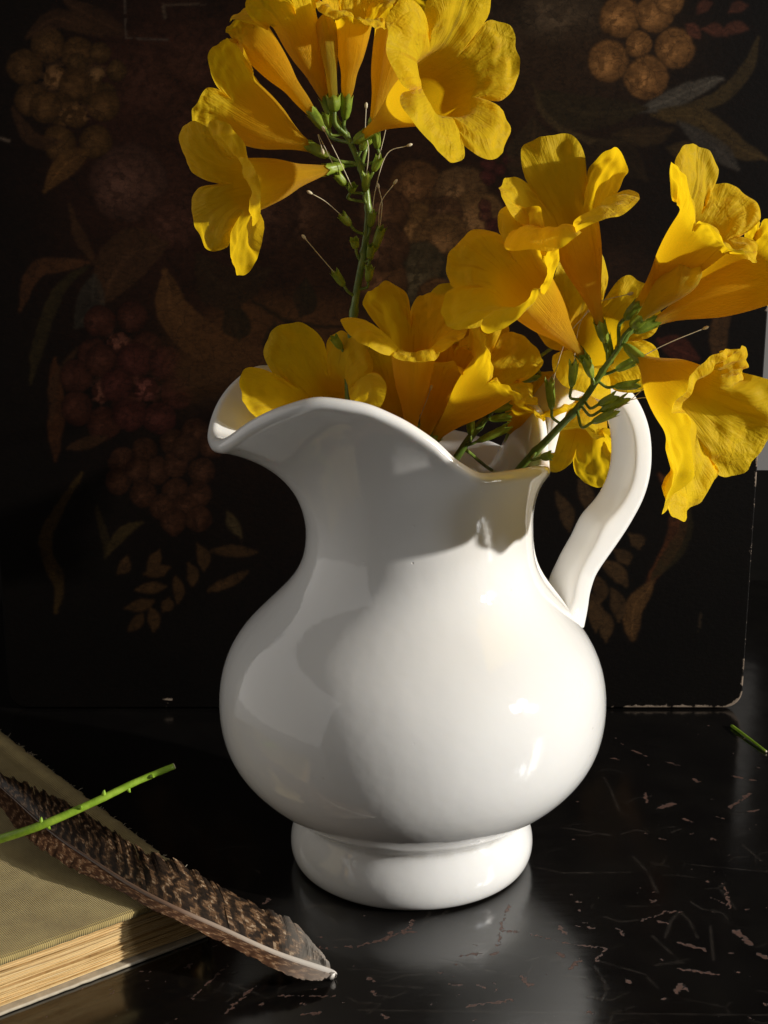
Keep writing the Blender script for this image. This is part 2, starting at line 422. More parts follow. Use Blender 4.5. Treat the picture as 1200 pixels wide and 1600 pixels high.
def np_grid_mesh(name, co, nr, nc, mat, attrs):
    i = np.arange(nr - 1)[:, None] * nc + np.arange(nc - 1)[None, :]
    q = np.stack([i, i + 1, i + nc + 1, i + nc], -1).reshape(-1, 4).astype(np.int32)
    me = bpy.data.meshes.new(name)
    me.vertices.add(nr * nc); me.vertices.foreach_set("co", co.astype(np.float32).ravel())
    me.loops.add(q.size); me.loops.foreach_set("vertex_index", q.ravel())
    me.polygons.add(len(q)); me.polygons.foreach_set("loop_start", np.arange(0, q.size, 4, dtype=np.int32))
    me.update(calc_edges=True); me.validate()
    for an, typ, arr in attrs:
        a = me.attributes.new(an, typ, 'POINT')
        a.data.foreach_set("color" if typ == 'FLOAT_COLOR' else "value", arr.astype(np.float32).ravel())
    me.materials.append(mat)
    o = bpy.data.objects.new(name, me); COL.objects.link(o); return o

def build_table():
    dens = .0007
    xs = np.concatenate([[-.75, -.5, -.35], np.arange(-.24, .2401, dens), [.35, .5, .75]])
    ys = np.concatenate([[-.42, -.33, -.25], np.arange(-.20, .1901, dens), [.25, .33, .42]])
    X, Y = np.meshgrid(xs, ys)
    def wob(k, sd):
        r_ = np.random.default_rng(sd); o_ = np.zeros(X.shape)
        for q in range(14):
            f_ = k * r_.uniform(.5, 2.2); a_ = r_.uniform(0, 2 * pi); o_ += np.sin((X * cos(a_) + Y * sin(a_)) * f_ + r_.uniform(0, 6.3) + 1.3 * np.sin(X * f_ * .37 + q)) / 14 ** .5
        return o_
    XW = X + .00055 * wob(1500, 1); YW = Y + .00055 * wob(1500, 2)
    W = np.zeros(X.shape + (4,)); W[..., 3] = 1
    def stroke(pts, w, ch, amp=1.):
        """pts in metres on the table; w half width in metres"""
        x0 = min(p[0] for p in pts) - 3 * w; x1 = max(p[0] for p in pts) + 3 * w
        y0 = min(p[1] for p in pts) - 3 * w; y1 = max(p[1] for p in pts) + 3 * w
        a, b_ = np.searchsorted(xs, [x0, x1]); c, d = np.searchsorted(ys, [y0, y1])
        if b_ <= a or d <= c: return
        sl = (slice(c, d), slice(a, b_))
        dist = polyline_dist(XW[sl], YW[sl], pts) if ch == 0 else polyline_dist(X[sl], Y[sl], pts)
        W[sl + (ch,)] = np.maximum(W[sl + (ch,)], amp * np.clip(1.25 - dist / w * .75, 0, 1))
    def T(px, py): p = P(px, py, Z=0); return (p.x, p.y)
    chips = [  # (points in the photograph, half width in px)
        ([(1030, 1262), (1052, 1256)], 10), ([(988, 1172), (1010, 1182)], 6), ([(1140, 1262), (1172, 1240)], 5), ([(1008, 1240), (1010, 1254)], 5),
        ([(1070, 1280), (1082, 1284)], 6), ([(1085, 1218), (1092, 1222)], 6), ([(1146, 1213), (1160, 1216)], 5), ([(1170, 1268), (1185, 1266)], 5),
        ([(1118, 1276), (1132, 1279)], 5), ([(1060, 1472), (1100, 1484)], 5), ([(1150, 1455), (1172, 1475)], 8), ([(1062, 1514), (1124, 1523)], 4),
        ([(1056, 1550), (1066, 1538), (1074, 1548)], 6), ([(976, 1530), (984, 1535)], 6), ([(888, 1514), (908, 1500)], 6), ([(872, 1488), (880, 1494)], 5),
        ([(815, 1525), (826, 1540)], 5), ([(730, 1573), (760, 1568), (800, 1563)], 4), ([(560, 1478), (600, 1468), (640, 1450), (644, 1438)], 4), ([(628, 1458), (646, 1456)], 5),
        ([(827, 1459), (880, 1473), (948, 1482)], 3), ([(944, 1484), (932, 1502)], 3), ([(795, 1416), (785, 1440), (778, 1478)], 3), ([(768, 1492), (778, 1488)], 5),
        ([(718, 1494), (755, 1489)], 3), ([(872, 1446), (884, 1460)], 4), ([(900, 1447), (928, 1450)], 4), ([(785, 1455), (808, 1456)], 5),
        ([(576, 1528), (584, 1532)], 5), ([(584, 1550), (590, 1556)], 5), ([(596, 1583), (603, 1590)], 5), ([(705, 1538), (722, 1539)], 4), ([(748, 1540), (758, 1543)], 4),
        ([(680, 1518), (690, 1521)], 4), ([(400, 1540), (350, 1585)], 3), ([(435, 1556), (525, 1557)], 3), ([(300, 1560), (355, 1508)], 2.5), ([(1040, 1190), (1060, 1196)], 4),
        ([(470, 1586), (500, 1582)], 4), ([(590, 1416), (596, 1408)], 4), ([(412, 1412), (420, 1405)], 5), ([(500, 1480), (512, 1483)], 4), ([(540, 1478), (552, 1480)], 4),
        ([(965, 1450), (975, 1462)], 4), ([(1030, 1440), (1045, 1443)], 4), ([(1105, 1400), (1135, 1414)], 3), ([(1130, 1380), (1142, 1420)], 3), ([(1185, 1490), (1198, 1497)], 6),
        ([(1000, 1440), (1040, 1425), (1068, 1424)], 2.5), ([(1150, 1150), (1165, 1154)], 4), ([(955, 1185), (968, 1187)], 4), ([(1110, 1310), (1120, 1312)], 4), ([(1030, 1310), (1040, 1313)], 3)]
    for pts, w in chips: stroke([T(*p) for p in pts], w * .00016, 0)
    scr = [([(944, 1215), (955, 1235), (968, 1268)], 1.4), ([(880, 1293), (952, 1305)], 1.5), ([(989, 1338), (1012, 1362), (1027, 1394)], 1.6), ([(836, 1355), (880, 1364), (985, 1363)], 1.2),
           ([(1040, 1465), (1048, 1440), (1062, 1424), (1078, 1440), (1090, 1465)], 1.5), ([(1020, 1463), (1060, 1500)], 1.3), ([(928, 1510), (950, 1545)], 1.3), ([(1012, 1528), (1028, 1544)], 1.3),
           ([(1025, 1508), (1068, 1504)], 1.2), ([(930, 1500), (1010, 1523)], 1.1), ([(760, 1515), (790, 1520)], 1.3), ([(600, 1540), (660, 1543)], 1.2), ([(1110, 1445), (1115, 1500)], 1.2),
           ([(1126, 1390), (1150, 1420)], 1.3), ([(560, 1578), (900, 1583), (1200, 1586)], 1.0), ([(320, 1520), (420, 1560)], 1.1), ([(1070, 1350), (1200, 1362)], .9), ([(1160, 1320), (1190, 1345)], 1.2)]
    for pts, w in scr: stroke([T(*p) for p in pts], w * .00042, 1, .20)
    # random flakes, thickest on the worn front right
    r = random.Random(3)
    for k in range(170):
        px = r.uniform(540, 1230); py = 1130 + 490 * r.random()
        if px < 860 and py < 1430: continue
        if r.random() > (.35 + .65 * (px - 540) / 690): continue
        x, y = T(px, py); s = r.choice([.0003, .0004, .0005, .0007]) * r.uniform(.7, 1.4); a = r.uniform(-.8, .8)
        L = r.uniform(0, 1.6) * s
        stroke([(x - L * cos(a), y - L * sin(a)), (x + L * cos(a), y + L * sin(a))], s, 0, r.uniform(.75, 1))
    for k in range(60):
        px = r.uniform(20, 540); py = 1420 + 200 * r.random(); x, y = T(px, py)
        stroke([(x, y), (x + r.uniform(-.002, .002), y + r.uniform(-.001, .001))], r.uniform(.0003, .0007), 0, .9)
    for k in range(170):
        x, y = T(r.uniform(250, 1230), r.uniform(1200, 1620)); a = r.gauss(.1, .5) if r.random() < .7 else r.uniform(0, pi); L = r.uniform(.002, .016)
        mx, my = x + L / 2 * cos(a), y + L / 2 * sin(a); c = r.uniform(-.25, .25) * L
        stroke([(x, y), (mx - c * sin(a), my + c * cos(a)), (x + L * cos(a), y + L * sin(a))], .00045, 1, r.uniform(.05, .24))
    co = np.stack([X, Y, np.zeros_like(X)], -1)
    o = np_grid_mesh("table_top", co, len(ys), len(xs), M["table"], [("wear", 'FLOAT_COLOR', W)])
    tag(o, "worn black painted tabletop with brown chips and scratches", "table top", kind="structure")
build_table()

def box(name, lo, hi, mat, parent=None):
    x0, y0, z0 = lo; x1, y1, z1 = hi
    v = [(x0, y0, z0), (x1, y0, z0), (x1, y1, z0), (x0, y1, z0), (x0, y0, z1), (x1, y0, z1), (x1, y1, z1), (x0, y1, z1)]
    f = [(0, 3, 2, 1), (4, 5, 6, 7), (0, 1, 5, 4), (1, 2, 6, 5), (2, 3, 7, 6), (3, 0, 4, 7)]
    return obj(name, v, f, mat, parent, False)
tag(box("wall", (-.75, .46, -.02), (.75, .48, .9), M["dark"]), "dark wall behind the painted panel", "wall", kind="structure")
tag(box("wall_strip", (.250, .44, .078), (.270, .459, .215), M["wall"]), "pale strip of wall beyond the right edge of the painted panel", "wall", kind="structure")

# ------------------------------------------------------------------ painted panel
def build_panel():
    YP = .17; x0, x1, z0, z1 = -.2214, .1876, .0012, .405; d = .00065; rad = .010
    nx = int((x1 - x0) / d); nz = int((z1 - z0) / d)
    X, Z = np.meshgrid(np.linspace(x0, x1, nx), np.linspace(z0, z1, nz))
    # where each point of the board lay in the photograph: only used to write the motifs down
    vy = YP - CAM.y; dep = vy * cos(PITCH) - (Z - CAM.z) * sin(PITCH)
    PX = 600 + FPX * (X - CAM.x) / dep; PY = 800 - FPX * (vy * sin(PITCH) + (Z - CAM.z) * cos(PITCH)) / dep
    def nz2(scale, seed, oct_=4):
        r = np.random.default_rng(seed); out = np.zeros(X.shape); amp = 1.
        for k in range(oct_):
            n = max(4, int(scale * 2 ** k)); g = r.random((n + 3, n + 3))
            u = (X - x0) / (x1 - x0) * n; v = (Z - z0) / (z1 - z0) * n
            i = np.clip(u.astype(int), 0, n); j = np.clip(v.astype(int), 0, n); fu = u - i; fv = v - j
            fu = fu * fu * (3 - 2 * fu); fv = fv * fv * (3 - 2 * fv)
            out += amp * ((g[j, i] * (1 - fu) + g[j, i + 1] * fu) * (1 - fv) + (g[j + 1, i] * (1 - fu) + g[j + 1, i + 1] * fu) * fv); amp *= .55
        return out / (sum(.55 ** k for k in range(oct_)))
    n1 = nz2(8, 1); n2 = nz2(36, 2); n3 = nz2(130, 3, 2)
    C = np.zeros(X.shape + (3,)); C[:] = (.0036, .0027, .0021)
    C *= (.6 + .9 * n1)[..., None]
    wobx = (n2 - .5) * 16; woby = (nz2(30, 5) - .5) * 16
    QX, QY = PX + wobx * .6, PY + woby * .6
    def put(mask, col):
        a = np.clip(mask, 0, 1)[..., None]
        C[:] = C * (1 - a) + np.asarray(col) * a
    def soft(dist, w): return 1 / (1 + np.exp(np.clip(dist / w, -40, 40)))
    def ell(cx, cy, rx, ry, rot=0):
        c, s = cos(rot), sin(rot); u = (QX - cx) * c + (QY - cy) * s; v = -(QX - cx) * s + (QY - cy) * c
        return u / rx, v / ry
    def haze_blob(cx, cy, rx, ry, col, rot=0, op=1., w=.25):
        u, v = ell(cx, cy, rx, ry, rot); put(op * soft(np.hypot(u, v) - 1, w) * (.5 + .8 * n2), col)
    def fruit(cx, cy, r, col, hl=.5, op=1., ry=None):
        """a round fruit as the old painter modelled it: thin dark rim, dry scumbled light"""
        u, v = ell(cx, cy, r, ry or r); q = np.hypot(u, v); a = op * soft(q - 1, .025)
        col = np.asarray(col); body = col[None, None] * (.35 + .75 * np.clip(1 - q, 0, 1) ** .6)[..., None] * (.65 + .7 * n3)[..., None]
        C[:] = C * (1 - a[..., None]) + body * a[..., None]
        h = hl * np.exp(-(((u + .22) ** 2 + (v - .12) ** 2) / .16)) * (n3 > .45) * a
        put(h * .7, col * 2.1 + .015)
        ring = hl * .6 * np.exp(-((q - .86) / .07) ** 2) * np.clip(-v + u * .3, 0, 1) * a; put(ring * .5, col * 1.7)
    def leaf(pts, w, col, op=1., vein=True):
        p = [tuple(q) for q in catmull([(a, b, 0) for a, b in pts], 6)]; n = len(p)
        xs_ = np.array([q[0] for q in p]); ys_ = np.array([q[1] for q in p])
        bb = (QX > xs_.min() - w * 2) & (QX < xs_.max() + w * 2) & (QY > ys_.min() - w * 2) & (QY < ys_.max() + w * 2)
        if not bb.any(): return
        qx, qy = QX[bb], QY[bb]; dd = np.full(qx.shape, 1e9); tt = np.zeros(qx.shape)
        for i in range(n - 1):
            ex, ey = xs_[i + 1] - xs_[i], ys_[i + 1] - ys_[i]
            k_ = np.clip(((qx - xs_[i]) * ex + (qy - ys_[i]) * ey) / (ex * ex + ey * ey + 1e-9), 0, 1)
            e = np.hypot(qx - xs_[i] - k_ * ex, qy - ys_[i] - k_ * ey); m_ = e < dd; dd[m_] = e[m_]; tt[m_] = ((i + k_) / (n - 1))[m_]
        wid = w * np.sin(np.pi * np.clip(tt, .02, .98)) ** .75 + 1.2
        a = np.zeros(X.shape); a[bb] = soft(dd - wid, .9) * op
        t_ = np.zeros(X.shape); t_[bb] = dd / (wid + 1)
        a *= (.45 + .9 * n2); put(a, col)
        if vein and w > 12: put(a * np.exp(-(t_ / .12) ** 2) * .5, np.asarray(col) * 1.8)
    def petalflower(cx, cy, r, col, n=5, pr=.42, rot=0., hl=.5):
        for k in range(n):
            w_ = rot + 2 * pi * k / n; fruit(cx + r * cos(w_) * .95, cy + r * sin(w_), r * pr * 1.25, col, hl * .6)
        fruit(cx, cy, r * .36, tuple(x * 1.1 for x in col), 1.)
        u, v = ell(cx, cy, r * .30, r * .30); put(soft(np.hypot(u, v) - 1, .3) * (n3 > .5) * .6, np.asarray(col) * 3 + .02)
    red = (.060, .016, .010); rust = (.085, .028, .010); ochre = (.10, .045, .012); brown = (.050, .022, .010); olive = (.030, .022, .008)
    # warm ground behind the fruit
    haze_blob(560, 330, 330, 300, (.040, .014, .006), op=.9, w=.35)
    haze_blob(260, 220, 140, 190, (.042, .013, .009), op=.9)
    haze_blob(880, 60, 170, 130, (.055, .030, .016), op=.8)
    haze_blob(470, 120, 180, 130, (.035, .012, .006), op=.8)
    for a_ in ((250, 120, 120, 90), (330, 200, 90, 70), (240, 300, 95, 70), (290, 350, 60, 40), (320, 90, 80, 60)):
        fruit(a_[0], a_[1], a_[2], (.060, .020, .012), .25, .6, a_[3])
    fruit(200, 285, 62, (.085, .036, .026), .5, .9); fruit(270, 345, 48, (.07, .024, .016), .4, .8)
    petalflower(85, 120, 52, (.085, .040, .012), 6, .42, .3); petalflower(150, 115, 34, (.080, .040, .012), 5, .4, 1.1); petalflower(118, 182, 50, (.090, .042, .012), 5, .42, .9)
    leaf([(70, 300), (105, 255), (135, 235)], 16, ochre); leaf([(20, 170), (50, 220), (95, 222)], 10, brown); leaf([(110, 320), (125, 370), (150, 410)], 7, brown); leaf([(40, 60), (90, 30), (160, 55)], 14, brown, .8)
    leaf([(100, 0), (150, 30), (200, 55)], 16, brown, .7)
    # large shaded leaves and stems, left
    leaf([(160, 470), (200, 400), (260, 380)], 40, brown); leaf([(30, 485), (60, 420), (140, 410)], 12, (.07, .026, .01)); leaf([(140, 415), (95, 450), (60, 540), (50, 600)], 8, olive)
    leaf([(150, 430), (140, 480), (120, 510)], 22, (.035, .034, .026), .7)
    leaf([(85, 560), (88, 640), (84, 720)], 11, rust, .8); leaf([(120, 545), (85, 600), (80, 660)], 6, brown, .8)
    petalflower(185, 535, 46, red, 5, .44, .2); petalflower(160, 612, 50, red, 6, .42, .5); petalflower(230, 607, 50, (.068, .014, .012), 6, .42, .1)
    for cx, cy in ((190, 720), (225, 705), (185, 752), (225, 770), (245, 735), (215, 735), (270, 690), (305, 672), (275, 725), (315, 735), (290, 700), (275, 765), (310, 772), (255, 790), (290, 790), (272, 815), (310, 810), (330, 695)): fruit(cx, cy, 21, (.062, .022, .011), .35, .95)
    leaf([(130, 740), (90, 800), (72, 850), (90, 910), (88, 955)], 9, (.060, .036, .010)); leaf([(150, 790), (165, 850), (162, 870)], 6, olive); leaf([(163, 868), (190, 835), (220, 815)], 8, (.05, .035, .012))
    leaf([(355, 800), (365, 820), (378, 838)], 8, (.06, .045, .02)); leaf([(105, 700), (140, 688), (165, 682)], 9, brown)
    for a_ in ((225, 895, 265, 885), (215, 920, 258, 915), (195, 952, 240, 940), (200, 985, 222, 960), (262, 935, 255, 955), (275, 900, 278, 940), (240, 985, 236, 950), (295, 880, 302, 915), (310, 850, 320, 890), (250, 860, 230, 890), (330, 862, 400, 862), (325, 925, 385, 895), (185, 895, 200, 870)):
        leaf([(a_[0], a_[1]), ((a_[0] + a_[2]) / 2 + 3, (a_[1] + a_[3]) / 2), (a_[2], a_[3])], 8, (.070, .036, .014), .9, False)
    # ochre ribbon or melon rind
    leaf([(258, 425), (275, 490), (330, 540), (420, 560)], 30, (.095, .040, .012)); haze_blob(420, 535, 150, 66, (.085, .033, .010), -.12, 1., .12); haze_blob(330, 590, 60, 26, (.07, .03, .01), -.3, .9)
    leaf([(360, 470), (370, 510), (372, 530)], 22, (.022, .014, .006)); leaf([(428, 505), (432, 540), (425, 560)], 24, (.022, .014, .006)); leaf([(480, 440), (476, 470), (470, 490)], 20, (.022, .014, .006)); leaf([(395, 470), (450, 500), (540, 510)], 3, (.02, .012, .005))
    leaf([(310, 400), (350, 450), (420, 420)], 34, (.028, .016, .007), .8)
    # grapes in the middle
    for cx, cy, r, c in ((650, 290, 42, (.080, .034, .010)), (720, 300, 44, (.085, .044, .016)), (645, 360, 46, (.095, .046, .013)), (748, 345, 48, (.100, .050, .016)), (696, 335, 30, (.060, .026, .010)), (692, 385, 52, (.095, .046, .014)),
                         (655, 430, 52, (.038, .030, .014)), (735, 430, 46, (.030, .025, .014)), (686, 468, 36, (.085, .036, .010)), (600, 330, 40, (.055, .022, .008)), (595, 440, 44, (.060, .024, .008)), (600, 385, 40, (.05, .02, .008)),
                         (470, 330, 60, (.038, .015, .007)), (400, 330, 70, (.036, .014, .008))): fruit(cx, cy, r, tuple(1.7 * q for q in c), .9, .95)
    for k in range(26): fruit(755 + 75 * random.random(), 235 + 200 * random.random(), 11, (.075, .012, .012), .4, .75)
    leaf([(590, 520), (620, 560), (700, 500)], 30, (.02, .012, .006), .6)
    # upper right: plums and peaches, leaves
    fruit(800, 60, 80, (.045, .028, .016), .4, .9); fruit(880, 25, 70, (.085, .060, .036), .7, .95, 55); haze_blob(880, 95, 85, 45, (.045, .024, .012), -.3)
    for cx, cy, r in ((970, 28, 32), (1022, 22, 30), (1045, 0, 24), (950, 95, 33), (997, 70, 21), (1055, 76, 33), (1010, 122, 34)): fruit(cx, cy, r, (.30, .135, .038), .9)
    for a_ in ((1100, 45, 1135, 55), (1130, 48, 1168, 46), (1090, 20, 1110, 5), (1075, 40, 1095, 60), (1140, 20, 1165, 8)): leaf([(a_[0], a_[1]), ((a_[0] + a_[2]) / 2, (a_[1] + a_[3]) / 2 - 3), (a_[2], a_[3])], 8, (.12, .035, .022), .9, False)
    leaf([(1000, 175), (1060, 150), (1130, 122)], 13, (.085, .088, .078)); leaf([(1030, 172), (1110, 160), (1165, 110), (1185, 60)], 10, (.065, .045, .016)); leaf([(1020, 180), (1090, 185), (1150, 230), (1198, 248)], 17, (.080, .052, .016))
    leaf([(1060, 190), (1120, 235), (1155, 265)], 13, (.05, .05, .045)); leaf([(840, 145), (900, 175), (1010, 170)], 26, (.034, .024, .010)); leaf([(830, 130), (860, 190), (930, 220), (1000, 220)], 4, (.07, .048, .02))
    leaf([(835, 190), (835, 250), (850, 290)], 42, (.042, .026, .012)); leaf([(1040, 230), (1080, 240), (1110, 270)], 16, (.06, .04, .014), .9); leaf([(960, 210), (1010, 215), (1050, 200)], 14, (.05, .03, .012), .8)
    leaf([(880, 260), (960, 240), (1010, 280)], 24, (.03, .018, .008), .8)
    haze_blob(970, 430, 60, 40, (.045, .02, .01), op=.7)
    leaf([(1140, 470), (1122, 520), (1128, 590)], 12, (.095, .045, .016)); leaf([(1030, 530), (1060, 545), (1090, 560)], 18, (.09, .018, .012), .8)
    # lower right sprigs
    leaf([(1030, 740), (1060, 780), (1050, 850), (1010, 920)], 13, (.10, .030, .010)); leaf([(1020, 910), (990, 950), (988, 1000)], 14, (.13, .065, .022)); leaf([(1080, 790), (1060, 850), (1020, 905)], 12, (.035, .028, .010), .8)
    for a_ in ((870, 770, 890, 830), (905, 750, 920, 800), (940, 880, 975, 905), (950, 880, 978, 915), (925, 930, 932, 985), (955, 920, 968, 970), (940, 950, 948, 1000), (985, 835, 998, 855), (930, 900, 938, 940), (960, 860, 982, 882)):
        leaf([(a_[0], a_[1]), ((a_[0] + a_[2]) / 2 + 4, (a_[1] + a_[3]) / 2), (a_[2], a_[3])], 10, (.085, .048, .020), .9, False)
    # small damage: grey scratch lines and a rubbed corner patch
    def scratch(pts, w, col, op=.7): put(op * soft(polyline_dist(PX, PY, pts) - w, .7) * (n3 > .38), col)
    scratch([(195, 0), (197, 60), (262, 62)], 1.0, (.10, .09, .08)); scratch([(255, 8), (258, 28)], 2.5, (.09, .07, .05)); scratch([(258, 8), (320, 6)], 1.4, (.09, .07, .05)); scratch([(0, 216), (14, 220)], 2, (.16, .13, .11))
    scratch([(1095, 960), (1092, 985)], 2, (.08, .06, .04), .5)
    # distance to the board's outline -> worn rim
    e = np.minimum.reduce([X - x0, x1 - X, Z - z0])
    wear = np.clip(1.05 - e / .0030, 0, 1) * (.05 + 1.3 * n2 * n1 * 1.5) * (.5 + .7 * (X > 0) + .3 * (Z < .02))
    pat = np.exp(-(((PX - 262) / 16) ** 2 + ((PY - 1098) / 14) ** 2)); wear = np.maximum(wear, pat * .8)
    wear[e > .012] *= (pat[e > .012] > .3); wear[(PX < 500) & (e < .004)] *= .6
    # round the two lower corners
    for cx, sx in ((x0 + rad, -1), (x1 - rad, 1)):
        u = (X - cx) * sx; v = (z0 + rad) - Z; m_ = (u > 0) & (v > 0)
        mx_ = np.maximum(u, v) + 1e-9; h = np.hypot(u, v) + 1e-9; k = mx_ / h
        X[m_] = (cx + sx * u * k)[m_]; Z[m_] = (z0 + rad - v * k)[m_]
    lum = C.mean(-1, keepdims=True); C = (C * .72 + lum * np.array((1.35, .62, .24)) * .28) * .44
    rgba = np.concatenate([np.clip(C, 0, 1), np.ones(X.shape + (1,))], -1)
    o = np_grid_mesh("painted_panel", np.stack([X, np.full_like(X, YP), Z], -1), nz, nx, M["painting"],
                     [("paint", 'FLOAT_COLOR', rgba), ("edge_wear", 'FLOAT', wear)])
    s = o.modifiers.new("thickness", 'SOLIDIFY'); s.thickness = .007; s.offset = -1
    tag(o, "dark old painted wooden panel with fruit and berries standing behind the pitcher", "painting")
build_panel()

# ------------------------------------------------------------------ white pitcher
def build_pitcher():
    root = empty("pitcher", (0, 0, 0))
    tag(root, "white glazed ironstone pitcher with wide spout holding the yellow flowers", "pitcher")
    NA = 180
    body = [  # (z, r)
        (0.0006, .0400), (0.0004, .0475), (0.0010, .0500), (.0035, .0520), (.0075, .0531), (.0120, .0530), (.0165, .0518), (.0205, .0503), (.0235, .0495), (.0258, .0497),
        (.0280, .0520), (.0310, .0565), (.0350, .0625), (.0400, .0685), (.0470, .0748), (.0550, .0793), (.0640, .0818), (.0740, .0826), (.0840, .0818), (.0930, .0793),
        (.1010, .0752), (.1080, .0697), (.1140, .0640), (.1200, .0583), (.1260, .0533), (.1320, .0499), (.1380, .0480), (.1440, .0473), (.1500, .0472)]
    rk = [0, 8, 15, 22, 30, 45, 60, 82, 95, 105, 118, 130, 140, 150, 160, 168, 174, 180]
    rz = [.1960, .1930, .1800, .1720, .1735, .1765, .1778, .1789, .1852, .1942, .2031, .2080, .2088, .2050, .1985, .1915, .1882, .1872]
    rr = [.0560, .0560, .0556, .0555, .0555, .0555, .0555, .0555, .0562, .0578, .0615, .0658, .0693, .0730, .0770, .0798, .0810, .0814]
    def shift(z): return .0026 * sstep(.10, .145, z)
    rows = []
    def W(s, a, z): return Vector((s * cos(a + HROT), s * sin(a + HROT), z))
    ang = [2 * pi * j / NA for j in range(NA)]
    ad = [abs(math.degrees(a if a <= pi else a - 2 * pi)) for a in ang]
    for z, r in body:
        row = []
        for a, d in zip(ang, ad):
            strip = .0022 * (1 - sstep(9.5, 12.5, d)) * sstep(.104, .118, z)      # raised band under the handle
            p = W(r + strip, a, z); p.x += shift(z); row.append(p)
        rows.append(row)
    zn, rn = body[-1]
    NL = 16
    for k in range(1, NL + 1):
        t = k / NL; row = []
        for a, d in zip(ang, ad):
            R, Zr = smooth_interp(d, rk, rr), smooth_interp(d, rk, rz)
            sp = sstep(120, 176, d)
            strip = .0022 * (1 - sstep(9.5, 12.5, d)) * (1 - t)
            p1r = rn + (R - rn) * (.02 + .06 * sp); p1z = zn + (Zr - zn) * (.62 + .16 * sp)
            r = (1 - t) ** 2 * rn + 2 * t * (1 - t) * p1r + t * t * R
            z = (1 - t) ** 2 * zn + 2 * t * (1 - t) * p1z + t * t * Zr
            p = W(r + strip, a, z); p.x += shift(z) * (1 - t); row.append(p)
        rows.append(row)
    # outer normals -> inner wall
    G = np.array([[tuple(p) for p in row] for row in rows]); n = len(rows)
    du = np.roll(G, -1, 1) - np.roll(G, 1, 1); dv = np.gradient(G, axis=0)
    nor = np.cross(du, dv); nor /= np.linalg.norm(nor, axis=2, keepdims=True) + 1e-12
    th = .0054
    out = [G[i] for i in range(n)]
    tip = dv[-1] / (np.linalg.norm(dv[-1], axis=1, keepdims=True) + 1e-12)
    mid = G[-1] - nor[-1] * th / 2; SPW = np.array([sstep(110, 165, d) for d in ad])[:, None]
    for w in (30, 62, 90, 118, 150):                              # rolled rim
        c, s = cos(radians(w)), sin(radians(w))
        out.append(mid + nor[-1] * (th / 2 * c * (1 + .45 * SPW)) + tip * (th / 2 * s * (1.1 + .5 * SPW)))
    for i in range(n - 1, 9, -1):
        t_ = th if i > 24 else .0042
        out.append(G[i] - nor[i] * t_)
    verts = [tuple(v) for row in out for v in row]
    faces = grid_faces(len(out), NA, True)
    c0 = len(verts); verts.append((0, 0, .003)); faces += [(c0, (j + 1) % NA, j) for j in range(NA)]
    last = (len(out) - 1) * NA; c1 = len(verts); verts.append((0, 0, .030)); faces += [(c1, last + j, last + (j + 1) % NA) for j in range(NA)]
    obj("body", verts, faces, M["ceramic"], root, True, subsurf=1)
    # strap handle
    px = [(838, 700), (843, 676), (850, 650), (864, 620), (893, 598), (930, 598), (962, 622), (982, 665), (986, 715), (977, 760), (955, 802), (928, 842), (905, 878), (892, 908), (884, 936), (872, 962)]
    sz = [PH(*p) for p in px]
    KS = -1; path = catmull([(s, z, 0) for s, z in sz], 6); m = len(path); seg = 28
    verts = []
    for i, q in enumerate(path):
        t = i / (m - 1); c = HD * q.x + Vector((0, 0, q.y))
        tan_ = (path[min(i + 1, m - 1)] - path[max(i - 1, 0)]).normalized()
        T3 = HD * tan_.x + Vector((0, 0, tan_.y)); n3 = T3.cross(HN).normalized()
        w = interp(t, [0, .12, .25, .5, .82, .93, 1], [.0140, .0138, .0120, .0114, .0114, .0138, .0170])
        h = interp(t, [0, .12, .3, .6, .72, .80, .9, 1], [.0026, .0034, .0048, .0054, .0060, .0054, .0052, .0066])
        for k in range(seg):
            a = 2 * pi * k / seg; ca, sa = cos(a), sin(a)
            ex = .46
            u = w * abs(ca) ** ex * (1 if ca >= 0 else -1); v = h * abs(sa) ** ex * (1 if sa >= 0 else -1)
            v *= 1 + .16 * max(0, 1 - abs(ca) * 1.6)                 # soft central ridge
            v += (.0016 * exp(-((t - .70) / .035) ** 2)) * (1 if sa < 0 else 0) * KS
            verts.append(c + HN * u + n3 * v)
    faces = grid_faces(m, seg, True); faces.append(tuple(range(seg))[::-1]); faces.append(tuple((m - 1) * seg + k for k in range(seg)))
    obj("handle", verts, faces, M["ceramic"], root, True, subsurf=1)
build_pitcher()

# ------------------------------------------------------------------ yellow trumpet flowers
def frame_of(axis, ref):
    z = axis.normalized(); x = ref - z * ref.dot(z)
    if x.length < .05: x = _R - z * _R.dot(z)
    x.normalize(); return x, z.cross(x), z

